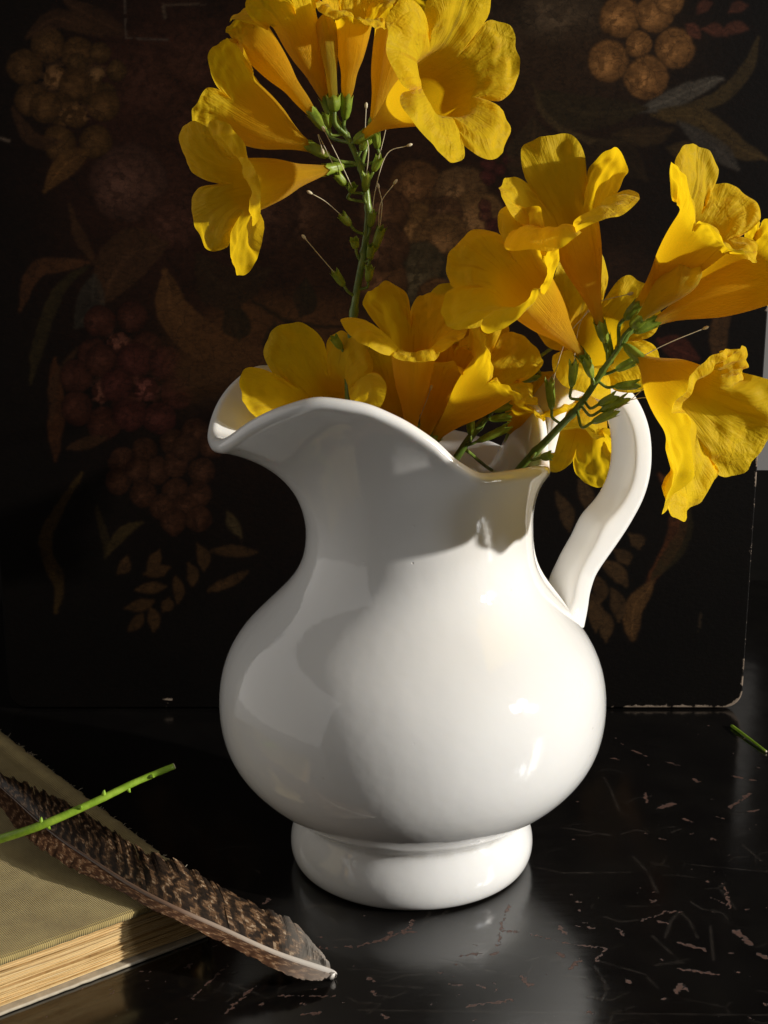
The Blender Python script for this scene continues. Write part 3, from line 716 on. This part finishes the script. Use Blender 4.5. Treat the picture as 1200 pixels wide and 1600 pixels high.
def trumpet(parent, base, mouth, R=.011, Ll=.021, roll=0, ref='up', flares=(80, 80, 80, 80, 80), lens=(1, 1, 1, 1, 1), seed=0, mat="petal", bend=0., squash=.9, ruf=1., rb=.0017, sinus=.07, wide=.26):
    """one trumpet corolla: narrow tube, swelling throat, five crinkled lobes; with its calyx"""
    r = random.Random(seed); base = Vector(base); mouth = Vector(mouth)
    ax = mouth - base; L = ax.length
    rv = _U if ref == 'up' else (CAM - mouth).normalized()
    x, y, z = frame_of(ax, rv)
    NT, NL, PER = 18, 14, 20; NA = PER * 5
    dents = [(r.uniform(-.05, .05), r.uniform(0, 2 * pi)) for _ in range(3)]
    verts, uvs = [], []
    sv = Vector((r.uniform(-50, 50), r.uniform(-50, 50), r.uniform(-50, 50)))
    def prof(t):
        return smooth_interp(t, [0, .12, .26, .42, .62, .82, 1], [rb, rb * 1.10, rb * 1.45 + R * .05, R * .46, R * .76, R * .95, R * 1.06])
    def ringpt(a, rad, h):
        q = x * (cos(a) * rad) + y * (sin(a) * rad * squash) + z * h
        bz = (h / L); q += x * (bend * L * bz * (1 - min(bz, 1.3)) * 2)
        return base + q
    for i in range(NT):
        t = i / (NT - 1); rad = prof(t)
        for j in range(NA):
            a = 2 * pi * (j + .0) / NA + radians(roll); k5 = (j / PER)
            pl = 1 + .045 * t * cos(2 * pi * k5) + sum(d * t * cos(2 * (a - p)) for d, p in dents[:2])
            pl += .05 * t * noise.noise(sv + Vector((cos(a) * 1.5, sin(a) * 1.5, t * 2.5)))
            verts.append(ringpt(a, rad * pl, L * t)); uvs.append((k5, t))
    lob = []
    for k in range(5):
        lob.append((flares[k] + r.uniform(-9, 9), lens[k] * r.uniform(.93, 1.07), r.uniform(-.10, .10), r.uniform(-1, 1), r.uniform(0, 6)))
    NS = NL
    for i in range(1, NS + 1):
        s = i / NS
        for j in range(NA):
            kf = j / PER; k = int(kf + .5) % 5; ph = (kf - int(kf + .5)) * 2           # -1..1 across lobe k (lobe centred at k)
            fl, ln, tw, cup, fz = lob[k]
            # neighbouring lobes share flare at the sinus
            kn = (k + (1 if ph > 0 else -1)) % 5; e = abs(ph) ** 3 * .5
            fl = fl * (1 - e) + lob[kn][0] * e; ln = ln * (1 - e) + lob[kn][1] * e
            edge = (max(0., 1 - abs(ph) ** 2.3)) ** .50
            notch = 1 - .07 * exp(-(ph / .16) ** 2) * (.5 + .5 * tw * 8)
            length = Ll * ln * (sinus + (1 - sinus) * edge) * notch * (1 + .13 * noise.noise(sv + Vector((kf * 3.1, 7, 1))) + .06 * noise.noise(sv + Vector((kf * 11, 3, 1))))
            # integrate along the curling sheet
            a0 = radians(16); a1 = radians(fl); st = 8; rr_, hh = prof(1), L
            for q in range(st):
                u = (q + .5) / st * s; al = a0 + (a1 - a0) * (u ** .75)
                rr_ += sin(al) * length * s / st; hh += cos(al) * length * s / st
            spread = 1 + wide * s * edge
            a = 2 * pi * (int(kf + .5) % 5 + ph * .5 * spread + tw * s * .45) / 5 + radians(roll)
            # cupping, ruffles and crinkles
            off = cup * .0018 * s * (1 - (1 - abs(ph)) ** 2 * 1.6)
            off += ruf * .0030 * s * s * noise.noise(sv + Vector((kf * 2.1 + fz, s * 1.6, 3)))
            off += ruf * .0026 * s * noise.noise(sv + Vector((kf * 6.5, s * 4.5, 9)))
            off += ruf * .0013 * s * noise.noise(sv + Vector((kf * 15, s * 9, 2)))
            al = a0 + (a1 - a0) * s ** .75
            pl = 1 + .045 * cos(2 * pi * kf) * (1 - s) + (1 - s) * sum(d * cos(2 * (a - p)) for d, p in dents[:2])
            pl += (1 - s) * .05 * noise.noise(sv + Vector((cos(a) * 1.5, sin(a) * 1.5, 2.5)))
            verts.append(ringpt(a, rr_ * pl - cos(al) * off, hh + sin(al) * off)); uvs.append((kf, 1 + s))
    fl_o = obj("flower", verts, grid_faces(NT + NS, NA, True), M[mat], parent, True, uv=uvs, subsurf=1)
    make_calyx(fl_o, base + z * .0068, -z, .0105, rb * 1.28, r.randint(0, 999), flip=True)
    return fl_o

def make_calyx(parent, tip, d, length, rad, seed, flip=False, name="calyx"):
    """small green cup with five teeth, from its toothed tip back along d to the pedicel"""
    r = random.Random(seed); d = d.normalized(); x, y, z = frame_of(-d, Vector((.3, .5, .8)))
    b = tip + d * length; n = 30; verts = []; rows = [(0, .35), (.12, .72), (.35, .95), (.6, 1.0), (.80, 1.02), (.92, 1.08), (1.0, 1.14)]
    for t, q in rows:
        for j in range(n):
            a = 2 * pi * j / n; tooth = abs(((j / n * 5) % 1) - .5) * 2
            tt = t - (1 - tooth) * .20 * sstep(.75, 1, t) + .06 * sstep(.9, 1, t) * r.uniform(-.3, .3)
            rib = 1 + .06 * cos(5 * a)
            verts.append(b + (x * cos(a) + y * sin(a)) * rad * q * rib + z * length * tt)
    return obj(name, verts, grid_faces(len(rows), n, True) + [tuple(range(n))[::-1]], M["calyx"], parent, True)

def bud(parent, base, tip, R=.0068, seed=0):
    """unopened trumpet: tube closed by folded lobes"""
    r = random.Random(seed); base = Vector(base); tip = Vector(tip); ax = tip - base; L = ax.length
    x, y, z = frame_of(ax, _U); n = 40; rows = 26; verts, uvs = [], []
    sv = Vector((seed * 3.3, 1, 2))
    for i in range(rows):
        t = i / (rows - 1)
        rad = smooth_interp(t, [0, .15, .35, .6, .82, .93, 1], [.0016, .0022, R * .55, R * .85, R, R * .80, R * .12])
        for j in range(n):
            a = 2 * pi * j / n
            pl = 1 + .16 * sstep(.6, .95, t) * cos(5 * a + 5 * t) + .16 * t * noise.noise(sv + Vector((cos(a) * 2, sin(a) * 2, t * 4)))
            h = L * t + sstep(.75, 1, t) * .0025 * noise.noise(sv + Vector((cos(a), sin(a), 5)))
            verts.append(base + (x * cos(a) + y * sin(a) * .8) * rad * pl + z * h); uvs.append((j / n * 5, t * 1.3))
    o = obj("flower_bud", verts, grid_faces(rows, n, True) + [tuple((rows - 1) * n + k for k in range(n))], M["bud"], parent, True, uv=uvs, subsurf=1)
    make_calyx(o, base + z * .0045, -z, .0068, .0026, seed, True); return o

class Spray:
    def __init__(self, label, stem_pts, r0=.0019, r1=.0009):
        self.path = catmull(stem_pts, 8); self.root = empty("flower_spray", self.path[0])
        tag(self.root, label, "flower spray", "yellow trumpet flower sprays in the pitcher")
        n = len(self.path); rad = [r0 + (r1 - r0) * i / (n - 1) for i in range(n)]
        for i in range(3, n - 2, 9): rad[i] *= 1.3
        self.v, self.f = tube(self.path, rad, 10); self.k = 0
    def pedicel(self, p, d, r=.00075, back=.012):
        """thin stalk from p, arriving along d, to the stem a little lower down"""
        i = min(range(len(self.path)), key=lambda q: (self.path[q] - (p + d * back)).length)
        a = self.path[i]; L = (a - p).length
        v, f = tube(catmull([p, p + d * L * .4, a + (p - a) * .12, a], 5), [r] * 15 + [r * 1.2], 7, len(self.v)); self.v += v; self.f += f
    def flower(self, b, m, **kw):
        self.k += 1; base, mouth = P(b[0], b[1], Y=b[2]), P(m[0], m[1], Y=m[2])
        kw.setdefault("seed", self.k * 17 + len(self.path)); trumpet(self.root, base, mouth, **kw)
        z = (mouth - base).normalized(); self.pedicel(base - z * .0020, -z)
    def bud(self, b, m, **kw):
        base, tip = P(b[0], b[1], Y=b[2]), P(m[0], m[1], Y=m[2]); bud(self.root, base, tip, **kw)
        z = (tip - base).normalized(); self.pedicel(base - z * .0020, -z)
    def spent(self, b, t, style=None, Yb=0, rad=.0017, head=True):
        """empty calyx left on the stem; sometimes with the long pale style"""
        base, tip = P(b[0], b[1], Y=Yb), P(t[0], t[1], Y=Yb - .002); d = base - tip
        c = make_calyx(self.root, tip, d, d.length, rad, int(b[0])); self.pedicel(base, d.normalized(), .0006, .006)
        if style:
            pts = [tip + d * .4] + [P(q[0], q[1], Y=Yb - .003 - .001 * i) for i, q in enumerate(style)]
            pp = catmull(pts, 6); v, f = tube(pp, [.00016] * len(pp), 6)
            if head:
                dd = (pp[-1] - pp[-2]).normalized(); hv, hf = tube([pp[-1], pp[-1] + dd * .0008, pp[-1] + dd * .0018, pp[-1] + dd * .0024], [.0003, .0006, .0006, .0002], 6, len(v)); v += hv; f += hf
            obj("style", v, f, M["style"], c, True)
    def done(self): obj("stem", self.v, self.f, M["stem"], self.root, True)

# --- the tall spray over the spout
A = Spray("tallest upright spray of yellow trumpet flowers, rising above the spout",
          [P(575, 1180, Y=.02), P(556, 900, Y=.012), P(546, 650, Y=.0), P(546, 560, Y=0), P(556, 465, Y=0), P(570, 385, Y=0), P(575, 325, Y=0), P(566, 270, Y=0), P(546, 220, Y=0), P(528, 190, Y=0), P(520, 176, Y=0)])
A.flower((526, 262, -.002), (382, 290, -.028), R=.0092, Ll=.0255, roll=184, flares=(98, 92, 84, 98, 96), lens=(1.1, .95, .92, 1.0, .95), seed=11)
A.flower((502, 238, .002), (380, 172, .014), R=.0118, Ll=.0200, roll=20, flares=(30, 62, 60, 70, 50), lens=(1.0, .7, .7, .7, 1.0), seed=12, bend=-.05)
A.flower((500, 192, .008), (398, 62, .022), R=.0072, Ll=.0100, roll=40, flares=(35, 35, 30, 30, 35), lens=(.8, .8, .8, .8, .8), seed=13)
A.flower((516, 174, 0), (460, 30, -.006), R=.0092, Ll=.0190, roll=-30, ref="cam", flares=(60, 52, 50, 60, 100), seed=14)
A.bud((522, 165, -.005), (509, 22, -.010), R=.0048, seed=3)
A.flower((540, 172, -.002), (553, 36, -.008), R=.0074, Ll=.0150, roll=36, ref="cam", flares=(125, 55, 45, 50, 105), lens=(.8, 1, 1, 1, .9), seed=15)
A.flower((578, 212, .010), (622, 58, .020), R=.0098, Ll=.0190, roll=20, ref="cam", flares=(95, 70, 60, 70, 88), seed=16)
A.flower((562, 216, -.004), (694, 130, -.046), R=.0125, Ll=.0265, roll=3, flares=(72, 88, 90, 94, 96), lens=(1.06, 1.08, 1.05, .86, .92), seed=17, bend=.04, ruf=1.25)
for b, t, s in (((583, 268), (595, 243), [(601, 210), (604, 190)]), ((570, 300), (573, 268), [(576, 235), (571, 205), (572, 170)]), ((548, 300), (552, 288), [(530, 250), (508, 206)]),
                ((541, 290), (524, 270), [(505, 225), (497, 210), (503, 232)]), ((586, 385), (596, 355), [(597, 320), (592, 295)]), ((578, 355), (582, 328), [(588, 290), (605, 240), (635, 228)]),
                ((548, 352), (532, 334), [(510, 316), (488, 303)]), ((577, 405), (581, 380), None), ((556, 388), (553, 372), None), ((538, 447), (521, 422), [(500, 400), (478, 374)]), ((583, 395), (598, 352), [(594, 320), (615, 288)]),
                ((564, 235), (574, 212), None), ((590, 232), (586, 205), None), ((515, 200), (508, 175), None), ((575, 440), (578, 415), None), ((534, 545), (520, 525), None)):
    A.spent(b, t, s, Yb=-.002)
A.done()

# --- the spray leaning right in front of the handle
B = Spray("spray leaning right across the handle with a large drooping yellow flower",
          [P(690, 1000, Y=.015), P(745, 850, Y=.012), P(800, 748, Y=.004), P(858, 684, Y=-.008), P(905, 634, Y=-.018), P(946, 573, Y=-.026), P(976, 530, Y=-.030), P(1000, 492, Y=-.032)])
B.flower((942, 522, -.030), (892, 346, -.042), R=.0108, Ll=.0265, roll=38, ref="cam", flares=(118, 62, 34, 46, 120), lens=(1.12, .95, 1.1, .95, 1.15), seed=21, wide=.42)
B.flower((986, 488, -.030), (1098, 362, -.046), R=.0108, Ll=.0225, roll=0, flares=(62, 70, 85, 85, 66), lens=(1.05, 1.05, .75, .6, .95), seed=22)
B.bud((993, 505, -.036), (1088, 404, -.046), R=.0074, seed=5)
B.flower((1004, 512, -.030), (1182, 428, -.024), R=.0130, Ll=.0180, roll=0, flares=(50, 80, 90, 95, 70), lens=(.6, .9, 1, 1, .8), seed=24)
B.flower((986, 548, -.034), (1072, 624, -.050), R=.0135, Ll=.0340, roll=200, flares=(64, 68, 122, 120, 62), lens=(1.0, 1.08, .5, .5, 1.15), seed=25, ruf=1.7, sinus=.58, wide=.42)
B.flower((915, 562, -.022), (815, 444, -.052), R=.0108, Ll=.0235, roll=-8, flares=(70, 94, 92, 86, 74), lens=(.85, 1.1, 1.1, 1.0, .8), seed=26)
for b, t, s in (((862, 640), (858, 590), [(885, 530), (918, 488)]), ((893, 605), (897, 562), [(905, 510), (930, 475), (980, 460)]), ((960, 604), (1002, 600), None), ((938, 642), (985, 620), [(1000, 622), (1020, 621)]),
                ((925, 660), (968, 640), [(985, 625), (1015, 598)]), ((962, 578), (995, 562), [(1040, 538), (1098, 514)]), ((925, 590), (912, 555), None), ((955, 560), (945, 520), None), ((935, 632), (966, 617), None), ((845, 715), (862, 711), None)):
    B.spent(b, t, s, Yb=-.026 if b[0] > 870 else -.014, rad=.0018)
B.done()

# --- the short dark spray inside the mouth, right of centre
D = Spray("short spray rising from the pitcher mouth left of the handle",
          [P(640, 1000, Y=.015), P(690, 770, Y=.0), P(720, 705, Y=.0), P(765, 645, Y=.0), P(802, 598, Y=.004), P(828, 555, Y=.010)], .0019, .0011)
D.flower((669, 696, -.014), (770, 592, -.022), R=.0108, Ll=.0250, roll=0, flares=(46, 62, 85, 85, 52), lens=(1.2, .7, .45, .45, .8), seed=31, squash=.8, bend=.03)
D.flower((880, 590, .040), (924, 528, .014), R=.0125, Ll=.0250, roll=10, flares=(80, 90, 98, 94, 84), seed=32)
D.flower((800, 575, .030), (755, 505, .020), R=.0100, Ll=.0215, roll=0, flares=(70, 80, 80, 80, 70), seed=33)
D.flower((930, 585, .082), (908, 672, .066), R=.0125, Ll=.0210, roll=180, flares=(70, 80, 75, 80, 70), seed=34)
D.flower((795, 690, .028), (822, 628, .020), R=.0090, Ll=.0160, roll=0, flares=(70, 80, 80, 80, 70), seed=35)
for b, t in (((770, 642), (800, 632)), ((745, 690), (800, 665)), ((800, 600), (845, 585)), ((775, 630), (760, 600)), ((735, 680), (735, 650)), ((812, 590), (800, 545)), ((765, 655), (800, 650))):
    D.spent(b, t, None, Yb=-.004)
D.done()

# --- two low sprays whose stems are hidden in the pitcher
Cc = Spray("single low yellow flower lying over the inside of the spout",
           [P(610, 1000, Y=.02), P(590, 820, Y=.02), P(560, 720, Y=.018), P(548, 690, Y=.016)], .0017, .001)
Cc.flower((545, 678, .014), (505, 624, -.004), R=.0120, Ll=.0270, roll=28, ref="cam", flares=(96, 92, 58, 56, 98), lens=(.95, .85, 1.0, 1.05, 1.15), seed=41)
Cc.done()
E_ = Spray("cluster of upright yellow flowers in the middle of the pitcher mouth",
           [P(660, 1000, Y=.02), P(650, 850, Y=.014), P(645, 760, Y=.010), P(643, 720, Y=.008)], .0017, .001)
E_.flower((641, 706, -.010), (646, 540, -.022), R=.0092, Ll=.0215, roll=5, ref="cam", flares=(132, 84, 52, 62, 92), lens=(.5, .8, .85, 1.1, 1.25), seed=51)
E_.flower((636, 700, .018), (592, 572, .020), R=.0110, Ll=.0170, roll=5, ref='cam', flares=(80, 70, 60, 60, 80), seed=52)
E_.flower((668, 700, .022), (722, 560, .018), R=.0125, Ll=.0225, roll=20, ref='cam', flares=(88, 70, 60, 60, 80), seed=53)
E_.flower((655, 705, .004), (690, 585, .002), R=.0085, Ll=.0170, roll=12, ref='cam', flares=(84, 70, 60, 60, 80), seed=54)
E_.spent((645, 690), (650, 660), [(665, 630), (672, 610)], Yb=-.006)
E_.done()

# ------------------------------------------------------------------ book
def build_book():
    H = .0225; T0 = P(322, 1384, Z=H)
    ea = Vector((-cos(BOOK_ROT), -sin(BOOK_ROT), 0))              # along the tail edge, away from the spine
    eb = Vector((-sin(BOOK_ROT), cos(BOOK_ROT), 0))               # along the spine, away from the camera
    org = Vector((T0.x, T0.y, 0)); LA, LB = .150, .215; tb = .0026
    root = empty("book", org)
    tag(root, "old olive cloth hardback book with frayed spine and yellowed page edges", "book")
    def Q(a, b, z): return org + ea * a + eb * b + Vector((0, 0, z))
    def board(name, zlo, zhi, groove):
        na, nb = 46, 260; verts = []
        for side in (1, 0):
            for i in range(na + 1):
                a = LA * (i / na) ** 1.3
                for j in range(nb + 1):
                    b = LB * j / nb; z = zhi if side else zlo
                    if side and groove:
                        z -= .0013 * exp(-((a - .0085) / .0022) ** 2)
                        z += .0003 * noise.noise(Vector((a * 60, b * 60, 3)))
                        z -= .0009 * exp(-(a / .0016) ** 2) + .0006 * exp(-(b / .0010) ** 2)
                    ra = (.0009 * noise.noise(Vector((b * 160, 1, 5))) + .0007 * noise.noise(Vector((b * 620, 4, 5)))) * exp(-a / .002)
                    verts.append(Q(a + ra, b + .0003 * noise.noise(Vector((a * 250, 2, 1))) * exp(-b / .002), z))
        w = nb + 1; k = (na + 1) * w
        f = grid_faces(na + 1, w, flip=False) + grid_faces(na + 1, w, flip=True, off=k)
        ring = [j for j in range(w)] + [i * w + nb for i in range(1, na + 1)] + [na * w + j for j in range(nb - 1, -1, -1)] + [i * w for i in range(na - 1, 0, -1)]
        for q in range(len(ring)):
            a_, b_ = ring[q], ring[(q + 1) % len(ring)]; f.append((b_, a_, a_ + k, b_ + k))
        me = obj(name, verts, f, M["cloth"], root, True)
        return me
    board("front_cover", H - tb, H, True)
    bc = board("back_cover", .0003, .0013, False); bc.data.materials.clear(); bc.data.materials.append(M["board"])
    # spine: slightly rounded strip between the boards
    verts = []; nb = 60; prof = [(.0006, .0010), (-.0012, .0024), (-.0020, H * .35), (-.0022, H * .5), (-.0020, H * .66), (-.0012, H - tb - .001), (.0006, H - tb + .0004)]
    for a, z in prof:
        for j in range(nb + 1): b = LB * j / nb; verts.append(Q(a + .0004 * noise.noise(Vector((b * 200, z * 300, 0))), b, z))
    for a, z in reversed(prof):
        for j in range(nb + 1): verts.append(Q(a + .0011, LB * j / nb, z))
    obj("spine", verts, grid_faces(len(prof) * 2, nb + 1, True), M["cloth"], root, True)
    # page block: uneven gatherings of leaves
    r = random.Random(9); layers = 46; z0, z1 = .0014, H - tb - .0001; verts, f = [], []
    na = 26
    for q in range(layers):
        za = z0 + (z1 - z0) * q / layers; zb = z0 + (z1 - z0) * (q + 1) / layers - .00004
        inset = .0026 + r.uniform(0, .0014) ** 1 + (.0016 if q % 6 == 0 else 0); k = len(verts)
        for i in range(na + 1):
            a = .0010 + (LA - .005) * i / na
            wv = .0006 * noise.noise(Vector((a * 40, q * .35, 2))) + inset
            sag = .0011 * noise.noise(Vector((a * 25, 4, 0)))
            s1 = sag * (za - z0) * (z1 - za) / ((z1 - z0) ** 2 / 4); s2 = sag * (zb - z0) * (z1 - zb) / ((z1 - z0) ** 2 / 4)
            verts += [Q(a, wv, za + s1), Q(a, wv, zb + s2), Q(a, LB - .004, za + s1), Q(a, LB - .004, zb + s2)]
        for i in range(na):
            c = k + 4 * i; d = c + 4
            f += [(c, c + 1, d + 1, d), (c + 1, c + 3, d + 3, d + 1), (c + 2, d + 2, d + 3, c + 3), (c, d, d + 2, c + 2)]
        c = k; f.append((c, c + 2, c + 3, c + 1)); c = k + 4 * na; f.append((c, c + 1, c + 3, c + 2))
    obj("page_block", verts, f, M["pages"], root, False)
    # loose threads along the frayed spine edge
    verts, f = [], []
    for q in range(70):
        b = r.uniform(0.0, LB) ** 1; p = Q(r.uniform(-.0002, .0006), b, H - r.uniform(.0002, .0016)); l = r.choice((.0005, .0007, .001, .0022)) * r.uniform(.7, 1.3)
        d = (-ea * r.uniform(.5, 1) + eb * r.uniform(-.7, .7) + Vector((0, 0, r.uniform(-.1, .8)))).normalized()
        v_, f_ = tube([p, p + d * l * .5, p + d * l + Vector((0, 0, r.uniform(-.4, .2) * l))], [.00013, .00011, .00007], 4, len(verts)); verts += v_; f += f_
    tag(obj("loose_threads", verts, f, M["board"], root, False), kind="stuff")
build_book()

# ------------------------------------------------------------------ feather
def build_feather():
    H = .0225
    sh = [(-70, 1170, H + .010), (0, 1229, H + .0085), (82, 1302, H + .0070), (155, 1352, H + .0058), (212, 1388, H + .0045), (272, 1419, .0240), (348, 1453, .0165), (429, 1490, .0085), (510, 1518, .0026), (521, 1526, .0016)]
    ctrl = [P(x, y, Z=z) for x, y, z in sh]
    path = catmull(ctrl, 14)[::-1]; n = len(path)                   # 0 = quill end on the table
    root = empty("feather", path[0])
    tag(root, "barred brown feather lying across the book corner down onto the table", "feather")
    L = [0.]
    for i in range(1, n): L.append(L[-1] + (path[i] - path[i - 1]).length)
    tot = L[-1]
    v, f = tube(path, [.0017 * (1 - .88 * (q / tot) ** .7) for q in L], 8); obj("shaft", v, f, M["shaft"], root, True)
    def at(s):
        s = max(0, min(tot, s)); i = min(n - 2, int(np.searchsorted(L, s, 'right') - 1)); t = (s - L[i]) / (L[i + 1] - L[i] + 1e-9)
        return path[i].lerp(path[i + 1], t)
    edges = {  # outline of each vane: (x, y, lift)
        "upper": ([(505, 1512, .0), (489, 1488, .001), (456, 1447, .002), (420, 1429, .003), (366, 1406, .0045), (330, 1384, .0055), (285, 1355, .006), (240, 1340, .006), (219, 1338, .005), (205, 1322, .004), (150, 1288, .003), (100, 1260, .002), (40, 1228, .002), (0, 1214, .001), (-70, 1150, .001)], 1),
        "lower": ([(518, 1534, .0005), (480, 1533, .0), (450, 1526, .0), (390, 1496, .0), (300, 1452, -.0015), (240, 1424, -.002), (180, 1392, -.002), (125, 1366, -.0015), (62, 1328, -.001), (25, 1298, -.001), (0, 1264, -.001), (-70, 1200, -.001)], -1)}
    r = random.Random(21)
    for nm, (ed, sgn) in edges.items():
        xs = [e[0] for e in ed][::-1]; ys = [e[1] for e in ed][::-1]; lf = [e[2] for e in ed][::-1]
        verts, faces, uvs = [], [], []; nb = 420; S = 7
        clump = 0.
        for q in range(nb):
            s = tot * (.012 + .985 * q / nb); p0 = at(s); u = s / tot
            reach = .0085 if sgn > 0 else .006
            pe_s = at(s + reach * (.4 + .6 * min(1, u * 6)))
            # barb end: where the outline stands opposite the shaft further along
            vp = pe_s - CAM; dz = vp.dot(_F); ppx = 600 + FPX * vp.dot(_R) / dz
            hgt = pe_s.z + interp(ppx, xs, lf)
            clump = clump * .82 + r.uniform(-.06, .06)
            jit = 1 + clump * .40 + r.uniform(-.025, .025)
            if q % 67 in (0, 1): jit *= .72
            pe = P(ppx + (6 if sgn > 0 else 3), interp(ppx, xs, ys), Z=max(hgt, .0008))
            vec = (pe - p0) * jit
            wv = (.0016 * noise.noise(Vector((s * 230, 1.7, sgn))) + .0005 * noise.noise(Vector((s * 700, 4.1, sgn)))) * (1 if sgn > 0 else .4)
            t_dir = (at(s + .004) - p0).normalized(); k = len(verts)
            for c in range(S):
                t = c / (S - 1); curl = (.0030 if sgn > 0 else .0006) * sin(pi * t * .9)
                b = p0 + vec * t - t_dir * .0018 * t * (1 - t) + Vector((0, 0, curl + wv * t * t))
                w = .00085 * (1 - .40 * t) + .00004
                b.z = max(b.z, .0007)
                verts += [b - t_dir * w, b + t_dir * w + Vector((0, 0, .00008))]; uvs += [(u, t * sgn), (u, t * sgn)]
            faces += [(k + 2 * c, k + 2 * c + 1, k + 2 * c + 3, k + 2 * c + 2) for c in range(S - 1)]
        o = obj("vane", verts, faces, M["vane"], root, True, uv=uvs)
        o["label"] = "wide wavy barred vane on the far side of the shaft" if sgn > 0 else "narrow rust edged vane on the near side of the shaft"
build_feather()

# ------------------------------------------------------------------ loose green stems
def twig(pts, rad, label, nubs=()):
    path = catmull(pts, 10); n = len(path); root = empty("green_stem", path[0]); tag(root, label, "stem", "loose cut green stems")
    rr = [rad * (1.22 - .45 * i / (n - 1) + .06 * noise.noise(Vector((i * .7, 0, 1)))) for i in range(n)]
    v, f = tube(path, rr, 10); obj("stalk", v, f, M["twig"], root, True)
    e = (path[-1] - path[-2]).normalized(); v, f = tube([path[-1] - e * .0001, path[-1] + e * .00025], [rr[-1] * 1.03, rr[-1] * .9], 10)
    obj("cut_end", v, f, M["style"], root, True)
    for t, d in nubs:
        i = int(t * (n - 1)); p = path[i]; d = Vector(d).normalized(); q = (path[min(i + 1, n - 1)] - path[i]).normalized()
        v, f = tube([p + d * rad * .3, p + d * rad * 1.15 + q * rad * .2, p + d * rad * 1.7 + q * rad * .5, p + d * rad * 1.95 + q * rad * .7], [rad * .6, rad * .5, rad * .3, rad * .1], 8); obj("leaf_scar", v, f, M["twig"], root, True)
twig([P(-150, 1352, Z=.0245), P(-60, 1330, Z=.034), P(0, 1311, Z=.042), P(66, 1289, Z=.049), P(150, 1252, Z=.056), P(212, 1222, Z=.061), P(272, 1197, Z=.065)], .00160,
     "bright green cut stem sticking out over the book and feather", [(.52, (0, 0, -1)), (.50, (-.4, 0, 1)), (.62, (0, -1, .6)), (.70, (-.3, -.3, 1)), (.80, (0, -.5, -1)), (.90, (.2, -1, .1))])
twig([P(1143, 1134, Z=.0009), P(1168, 1152, Z=.0012), P(1197, 1174, Z=.0009)], .00075, "tiny green stem fragment on the table right of the pitcher")
